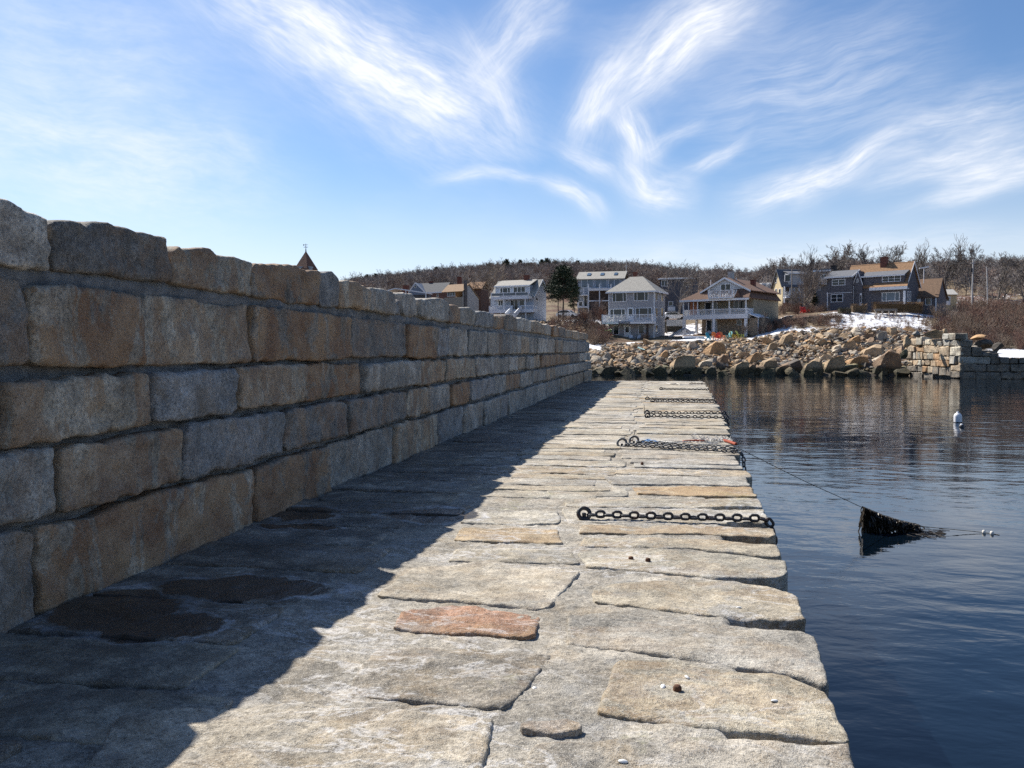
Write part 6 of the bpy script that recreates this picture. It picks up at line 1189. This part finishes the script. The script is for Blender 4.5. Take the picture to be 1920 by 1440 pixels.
# ------------------------------------------------------------ mooring chains on the pier
M_CHAIN = mat('tarred_iron', (.022, .023, .026), .5, .35, 30, .004, 60, spec=.5); M_CHAIN2 = mat('galvanised_iron', (.07, .078, .085), .5, .3, 30, .004, 60, spec=.5); M_RUST = mat('rusty_iron', (.11, .045, .022), .85, .4, 20, .006, 50)
for m_ in (M_CHAIN, M_CHAIN2):
    t_ = NT(m_.node_tree); b_ = m_.node_tree.nodes['Principled BSDF']; old = b_.inputs['Base Color'].links[0].from_socket
    t_.put(b_.inputs['Base Color'], t_.mix(t_.ss(t_.noise(t_.n('ShaderNodeNewGeometry').outputs['Position'], 9, 5, .7), .52, .66, 0, .75), old, (.085, .040, .020)))
def ring_mesh(path, r, name, n=8, closed=True):
    P = np.array(path, float); k = len(P); V = []
    T = np.roll(P, -1, 0)-np.roll(P, 1, 0); T /= np.linalg.norm(T, axis=1)[:, None]; up = np.array([0, 0, 1.0])
    for i in range(k):
        b = up-T[i]*(up@T[i]); b /= np.linalg.norm(b); a = np.cross(T[i], b)
        for j in range(n): t = 2*math.pi*j/n; V.append(P[i]+r*(a*math.cos(t)+b*math.sin(t)))
    idx = np.arange(k*n).reshape(k, n); Fq = np.stack([idx, np.roll(idx, -1, 1), np.roll(np.roll(idx, -1, 0), -1, 1), np.roll(idx, -1, 0)], -1).reshape(-1, 4)
    return mesh_np(name, np.array(V), [Fq], True)
def link_mesh(Ln, Wd, r, name):
    hl, hw = Ln/2-Wd/2, Wd/2-r; path = [(hl+hw*math.cos(a), hw*math.sin(a), 0) for a in np.linspace(-math.pi/2, math.pi/2, 9)]+[(-hl+hw*math.cos(a), hw*math.sin(a), 0) for a in np.linspace(math.pi/2, 3*math.pi/2, 9)]
    return ring_mesh(path, r, name)
LINKS = {}
def chain(p0, p1, label, drop=.0, Ln=.108, Wd=.080, r=.0135, m=None, wander=.012, ring=True, ringr=.055, group='mooring chains lying across the pier', flat=True):
    m = m or M_CHAIN; key = (Ln, Wd, m.name)
    if key not in LINKS: LINKS[key] = link_mesh(Ln, Wd, r, 'link'); LINKS[key].materials.append(m)
    p0 = np.array(p0); p1 = np.array(p1); p0[2] = p1[2] = ZP+.034; d = (p1-p0)/np.linalg.norm(p1-p0); nr = np.array([-d[1], d[0], 0]); L = np.linalg.norm(p1-p0); pitch = Ln-2*r-.002
    t = tag(empty('mooring_chain', (p0[0], p0[1], ZP)), label, 'chain', group); inv = -np.array([p0[0], p0[1], ZP])
    ph = rnd.uniform(0, 6); pts = [p0+d*x+nr*wander*math.sin(ph+x*3.1)*min(1, x*3) for x in np.arange(0, L, pitch)]
    if drop:
        e = pts[-1]; q = e+d*.055+np.array([0, 0, -.03]); pts.append(q); q = q+d*.035+np.array([0, 0, -.085]); pts.append(q); z = q
        for k in range(int(drop/pitch)): z = z+np.array([d[0]*.004, 0, -pitch]); pts.append(z)
    pts = np.array(pts)
    for i, p in enumerate(pts):
        tg = pts[min(i+1, len(pts)-1)]-pts[max(i-1, 0)]; tg /= np.linalg.norm(tg)
        roll = (rnd.uniform(-.15, .15) if i % 2 == 0 else math.pi/2+rnd.uniform(-.25, .25)) if flat else (rnd.uniform(-.2, .2)+(.8 if i % 2 else -.75))
        up = np.array([0, 0, 1.0]) if abs(tg[2]) < .8 else -d; y = np.cross(up, tg); y /= np.linalg.norm(y); z = np.cross(tg, y); y2 = y*math.cos(roll)+z*math.sin(roll); z2 = -y*math.sin(roll)+z*math.cos(roll)
        o = bpy.data.objects.new('link', LINKS[key]); COL.objects.link(o); o.parent = t; q = p+inv
        if i % 2 and abs(tg[2]) < .5: q = q+np.array([0, 0, .009])
        o.matrix_local = Matrix(((tg[0], y2[0], z2[0], q[0]), (tg[1], y2[1], z2[1], q[1]), (tg[2], y2[2], z2[2], q[2]), (0, 0, 0, 1)))
    if ring:
        R = ringr; o = link('eye_ring', ring_mesh([(R*math.cos(a), R*math.sin(a), 0) for a in np.linspace(0, 2*math.pi, 20)[:-1]], .020, 'eye_ring'), m, t); o.location = tuple(-d*(R+.02)+np.array([0, 0, R*.80])); o.rotation_euler = (math.radians(62), 0, math.atan2(d[1], d[0])+.15)
        q = -d*(2*R*.5+.02); MB().tube((q[0], q[1], -.04), (q[0], q[1], .05), .02, n=8).build('eye_bolt', m, t)
        q = -d*.0; MB().tube((q[0]-.02, q[1]-.045, .03), (q[0]-.02, q[1]+.045, .03), .015, n=8).build('shackle_pin', M_CHAIN2, t)
    return t
g = lambda px, py: on_z(px, py, ZP)
chain(g(1110, 972), g(1438, 981), 'heavy black mooring chain across the sunlit slabs, nearest of all, hanging over the edge', .20)
chain(g(1176, 838), g(1386, 851), 'grey mooring chain with its ring at the left, in the tangle of ropes', .6, m=M_CHAIN2, Ln=.10, Wd=.075, r=.012, wander=.02, ringr=.075, flat=False); chain(g(1198, 833), g(1380, 845), 'second grey mooring chain lying against the roped one', .5, m=M_CHAIN2, Ln=.10, Wd=.075, r=.012, wander=.03, ringr=.075, flat=False)
chain(g(1219, 777), g(1358, 777.5), 'farther black chain of the close parallel pair', .4); chain(g(1220, 783), g(1359, 786), 'nearer black chain of the close parallel pair', .5)
chain(g(1218, 750), g(1338, 752), 'black chain with a rusty ring, third pair from the camera', .3, flat=False); chain(g(1228, 754), g(1342, 757), 'shorter black chain just in front of the rusty-ringed one', .3)
chain(g(1243, 731), g(1323, 732), 'black chain second from the far end of the pier', .3, flat=False); chain(g(1294, 720.5), g(1322, 721), 'short black chain at the far end of the pier', .2, ring=False)
def rod(px, py0, py1, label, lean):
    b = g(px, py1); Z = float((b-CAM)@FW); h = (py1-py0)*Z/F; t = tag(empty('iron_rod', (b[0], b[1], ZP)), label, 'rod', 'thin iron rods beside the chain rings'); MB().tube((0, 0, -.05), (lean*h, 0, h), .008, .006, 6).build('shaft', M_IRON, t); MB().lathe([(0, 0), (.02, 0), (.02, .015), (.0, .016)]).build('foot', M_RUST, t)
rod(1184, 806, 827, 'thin leaning iron rod by the rings of the roped chains', .35); rod(1208, 759, 777, 'thin upright iron rod by the parallel pair of chains', 0); rod(1229, 741, 751, 'thin iron rod by the third pair of chains', .1)
for px, py, h, l in ((1183, 1049, .028, 'small rusty iron stub in the paving, left of two'), (1215, 1053, .034, 'small rusty iron stub in the paving, right of two'), (1270, 1296, .035, 'rusty bolt stub in the stained orange slab'), (1204, 873, .05, 'small dark iron stub in the paving in front of the roped chains')):
    b = g(px, py); t = tag(empty('iron_stub', (b[0], b[1], drop(b[0], b[1]))), l, 'stub', 'iron stubs in the paving'); MB().lathe([(0, -.05), (.021, -.05), (.02, h*.5), (.014, h*.75), (.0, h*.8)], n=10).build('stub', M_RUST, t, smooth=True)
# ropes left by the second chains
def rope(pts, r, m, label, group='ropes by the chains', n=6):
    P = [np.array(p) for p in pts]; out = []
    for i in range(len(P)-1):
        for t in np.linspace(0, 1, 7)[:-1]:
            p0, p1, p2, p3 = P[max(0, i-1)], P[i], P[i+1], P[min(len(P)-1, i+2)]; out.append(.5*((2*p1)+(-p0+p2)*t+(2*p0-5*p1+4*p2-p3)*t*t+(-p0+3*p1-3*p2+p3)*t**3))
    out.append(P[-1]); return tag(MB().path(out, r, n).build('rope', m, smooth=True), label, 'rope', group)
def onp(l, dz): return [on_z(x, y, ZP)+np.array([0, 0, dz]) for x, y in l]
M_RW = mat('white_rope', (.62, .60, .55), .9, .2, 8); M_RB = mat('blue_rope', (.10, .22, .42), .9, .2, 8); M_RR = mat('red_rope', (.33, .075, .04), .85, .25, 8)
rope(onp([(1194, 829), (1206, 831), (1215, 826), (1224, 831), (1208, 828), (1230, 829), (1218, 832), (1236, 830)], .02), .012, M_RB, 'tangle of blue rope by the rings of the roped chains')
rope(onp([(1200, 830), (1235, 829.5), (1262, 831.5), (1290, 830), (1330, 832), (1352, 829), (1376, 832)], .018), .010, M_RW, 'white rope stretched along the roped chains')
rope(onp([(1205, 834), (1240, 833), (1270, 834), (1320, 834.5), (1345, 833)], .016), .008, M_RW, 'thin pale line lying between the roped chains and the white rope')
rope(onp([(1281, 830), (1292, 829), (1303, 828.5), (1311, 828.5)], .02), .022, M_RR, 'red sleeve on the white rope, middle of the rope bundle'); rope(onp([(1313, 828.5), (1330, 827.5), (1344, 827)], .02), .012, M_RR, 'thin red length of rope following the red sleeve')
rope(onp([(1358, 829), (1366, 831), (1374, 834), (1380, 836)], .03), .026, M_RR, 'thick red sleeve at the edge of the pier')
for (px, py, l, sd) in ((1333, 831, 'frayed white rope knot right of the thin red length', 1), (1354, 828, 'frayed white rope knot beside the thick red sleeve', 2), (1309, 826, 'small frayed white tuft behind the red sleeve', 3)):
    R = random.Random(sd); c = on_z(px, py, ZP); mb = MB()
    for k in range(26):
        p = c+np.array([R.gauss(0, .05), R.gauss(0, .05), .01]); q = p+np.array([R.gauss(0, .07), R.gauss(0, .05), R.uniform(.02, .10)]); mb.tube(p, q, .008, .005, 5)
    tag(mb.build('rope_knot', M_RW), l, 'rope', 'frayed rope knots')
rope(onp([(1249, 719), (1258, 721), (1268, 720), (1275, 722)], .02), .02, M_RW, 'scrap of white rope near the far end of the pier')
# shells
sm = MB().lathe([(0, .016), (.018, .013), (.028, .006), (.03, 0), (0, -.002)], n=12).mesh('shell', True); sm.materials.append(mat('shell_white', (.72, .71, .68), .4, .1, 20))
for px, py, l in ((1243, 1290, 'white shell beside the rusty bolt stub'), (1452, 1315, 'white shell near the pier edge on the stained orange slab'), (1168, 1428, 'white shell on the front grey slab'), (1002, 1281, 'white shell on the brown slab behind the small stone'), (1288, 1272, 'tiny white shell on the stained orange slab behind the bolt'), (1385, 1140, 'white shell chip on the slab in front of the twin stubs')):
    o = bpy.data.objects.new('shell', sm); COL.objects.link(o); p = g(px, py); o.location = (p[0], p[1], drop(p[0], p[1])+.002); o.rotation_euler = (rnd.uniform(-.2, .2), .15, rnd.uniform(0, 6)); k = .8 if 'tiny' in l or 'chip' in l else 1.0; o.scale = (k*.72, k*.40, .45); tag(o, l, 'shell', 'white shells on the pier')
# ------------------------------------------------------------ line to the water with weed hanging on it
A = on_z(1384, 846, ZP)+np.array([0, 0, .05]); D = on_z(1875, 1003, 0); nv = np.cross(D-A, UP); nv /= np.linalg.norm(nv)
def onl(px, py): return on_plane(px, py, A, nv)
LP = [A]+[at(x, y, z) for x, y, z in ((1500, 898, 14.9), (1570, 930, 15.4), (1620, 953, 15.75), (1655, 968, 15.76), (1690, 979, 15.76), (1722, 986, 15.75), (1790, 993, 15.7), (1845, 998.5, 15.64))]+[on_z(1874, 1003, .005)]
rope(LP, .006, mat('thin_dark_line', (.06, .055, .04), .8), 'long thin line running from the pier edge down into the water', 'mooring line', 5)
R = random.Random(4); mb = MB(); LX = [1384, 1500, 1570, 1620, 1655, 1690, 1722, 1790, 1845, 1874]
def lp(px): return np.array([np.interp(px, LX, [q[k] for q in LP]) for k in range(3)])
for k in range(1000):
    px = R.uniform(1619, 1722)
    if 1673 < px < 1683 and R.random() < .8: continue
    p = lp(px)+np.array([0, R.gauss(0, .035), .02]); full = p[2]; ln = full*(R.choice([R.uniform(.35, .8), R.uniform(.8, 1.05), 1.0]) if not 1664 < px < 1688 else R.uniform(.3, 1.0)); pts = [p]
    for s in range(4): p = p+np.array([R.gauss(0, .022), R.gauss(0, .022), -ln/4]); pts.append(p)
    for a, b in zip(pts[:-1], pts[1:]): mb.tube(a, b, .014, .012, 3)
tag(mb.build('seaweed', mat('dark_seaweed', (.026, .019, .012), .45, .6, 9)), 'curtain of black seaweed hanging from the line down to the water', 'seaweed')
mb = MB()
for k in range(120):
    px = R.uniform(1700, 1765); p = on_z(px, 1000+R.gauss(0, 3.5), .0)+np.array([0, 0, .012]); mb.tube(p, p+np.array([R.uniform(.03, .14), R.gauss(0, .05), R.uniform(-.01, .012)]), .006, .004, 3)
tag(mb.build('floating_weed', bpy.data.materials['dark_seaweed']), 'loose weed floating on the water beside the seaweed curtain', 'seaweed', kind='stuff')
for px, l in ((1845, 'left small pale float on the thin line'), (1860, 'right small pale float on the thin line')):
    p = lp(px); t = tag(empty('line_float', tuple(p)), l, 'float', 'floats on the thin line'); MB().lathe([(0, -.05), (.028, -.04), (.036, 0), (.028, .04), (0, .05)], n=10).build('float', M_RW, t, smooth=True)
# ------------------------------------------------------------ mooring buoy
bp = on_z(1796, 792, 0); bu = tag(empty('mooring_buoy', (bp[0], bp[1], 0)), 'white cylindrical mooring buoy with a domed top floating on the calm water', 'buoy'); bu.rotation_euler = (.03, -.04, 0)
MB().lathe([(.0, -.3), (.16, -.28), (.172, -.1), (.172, .27), (.155, .35), (.11, .41), (.05, .435), (.045, .49), (.03, .51), (0, .512)], n=20).build('float', mat('buoy_white', (.74, .74, .76), .45, .06, 4), bu, smooth=True)
MB().lathe([(.172, .0), (.175, .006), (.175, .026), (.172, .032)], n=20).build('waterline_band', M_IRON, bu, smooth=True); o = link('lifting_ring', ring_mesh([(.05*math.cos(a), .05*math.sin(a), 0) for a in np.linspace(0, 6.283, 13)[:-1]], .010, 'lifting_ring'), M_CHAIN2, bu); o.location = (0, 0, .55); o.rotation_euler = (math.pi/2, 0, .4)
b2 = on_z(1803, 801, 0); t = tag(empty('dark_blob', (b2[0], b2[1], 0)), 'small dark rounded blob just in front of the mooring buoy', 'buoy'); MB().lathe([(0, -.1), (.09, -.06), (.115, .02), (.09, .10), (0, .13)], n=14).build('float', mat('blob_dark', (.05, .05, .055), .5), t, smooth=True); MB().lathe([(.06, .115), (.05, .14), (0, .15)], n=12).build('cap', M_WHITE, t, smooth=True)  # small dark rounded body on the water, pale on top
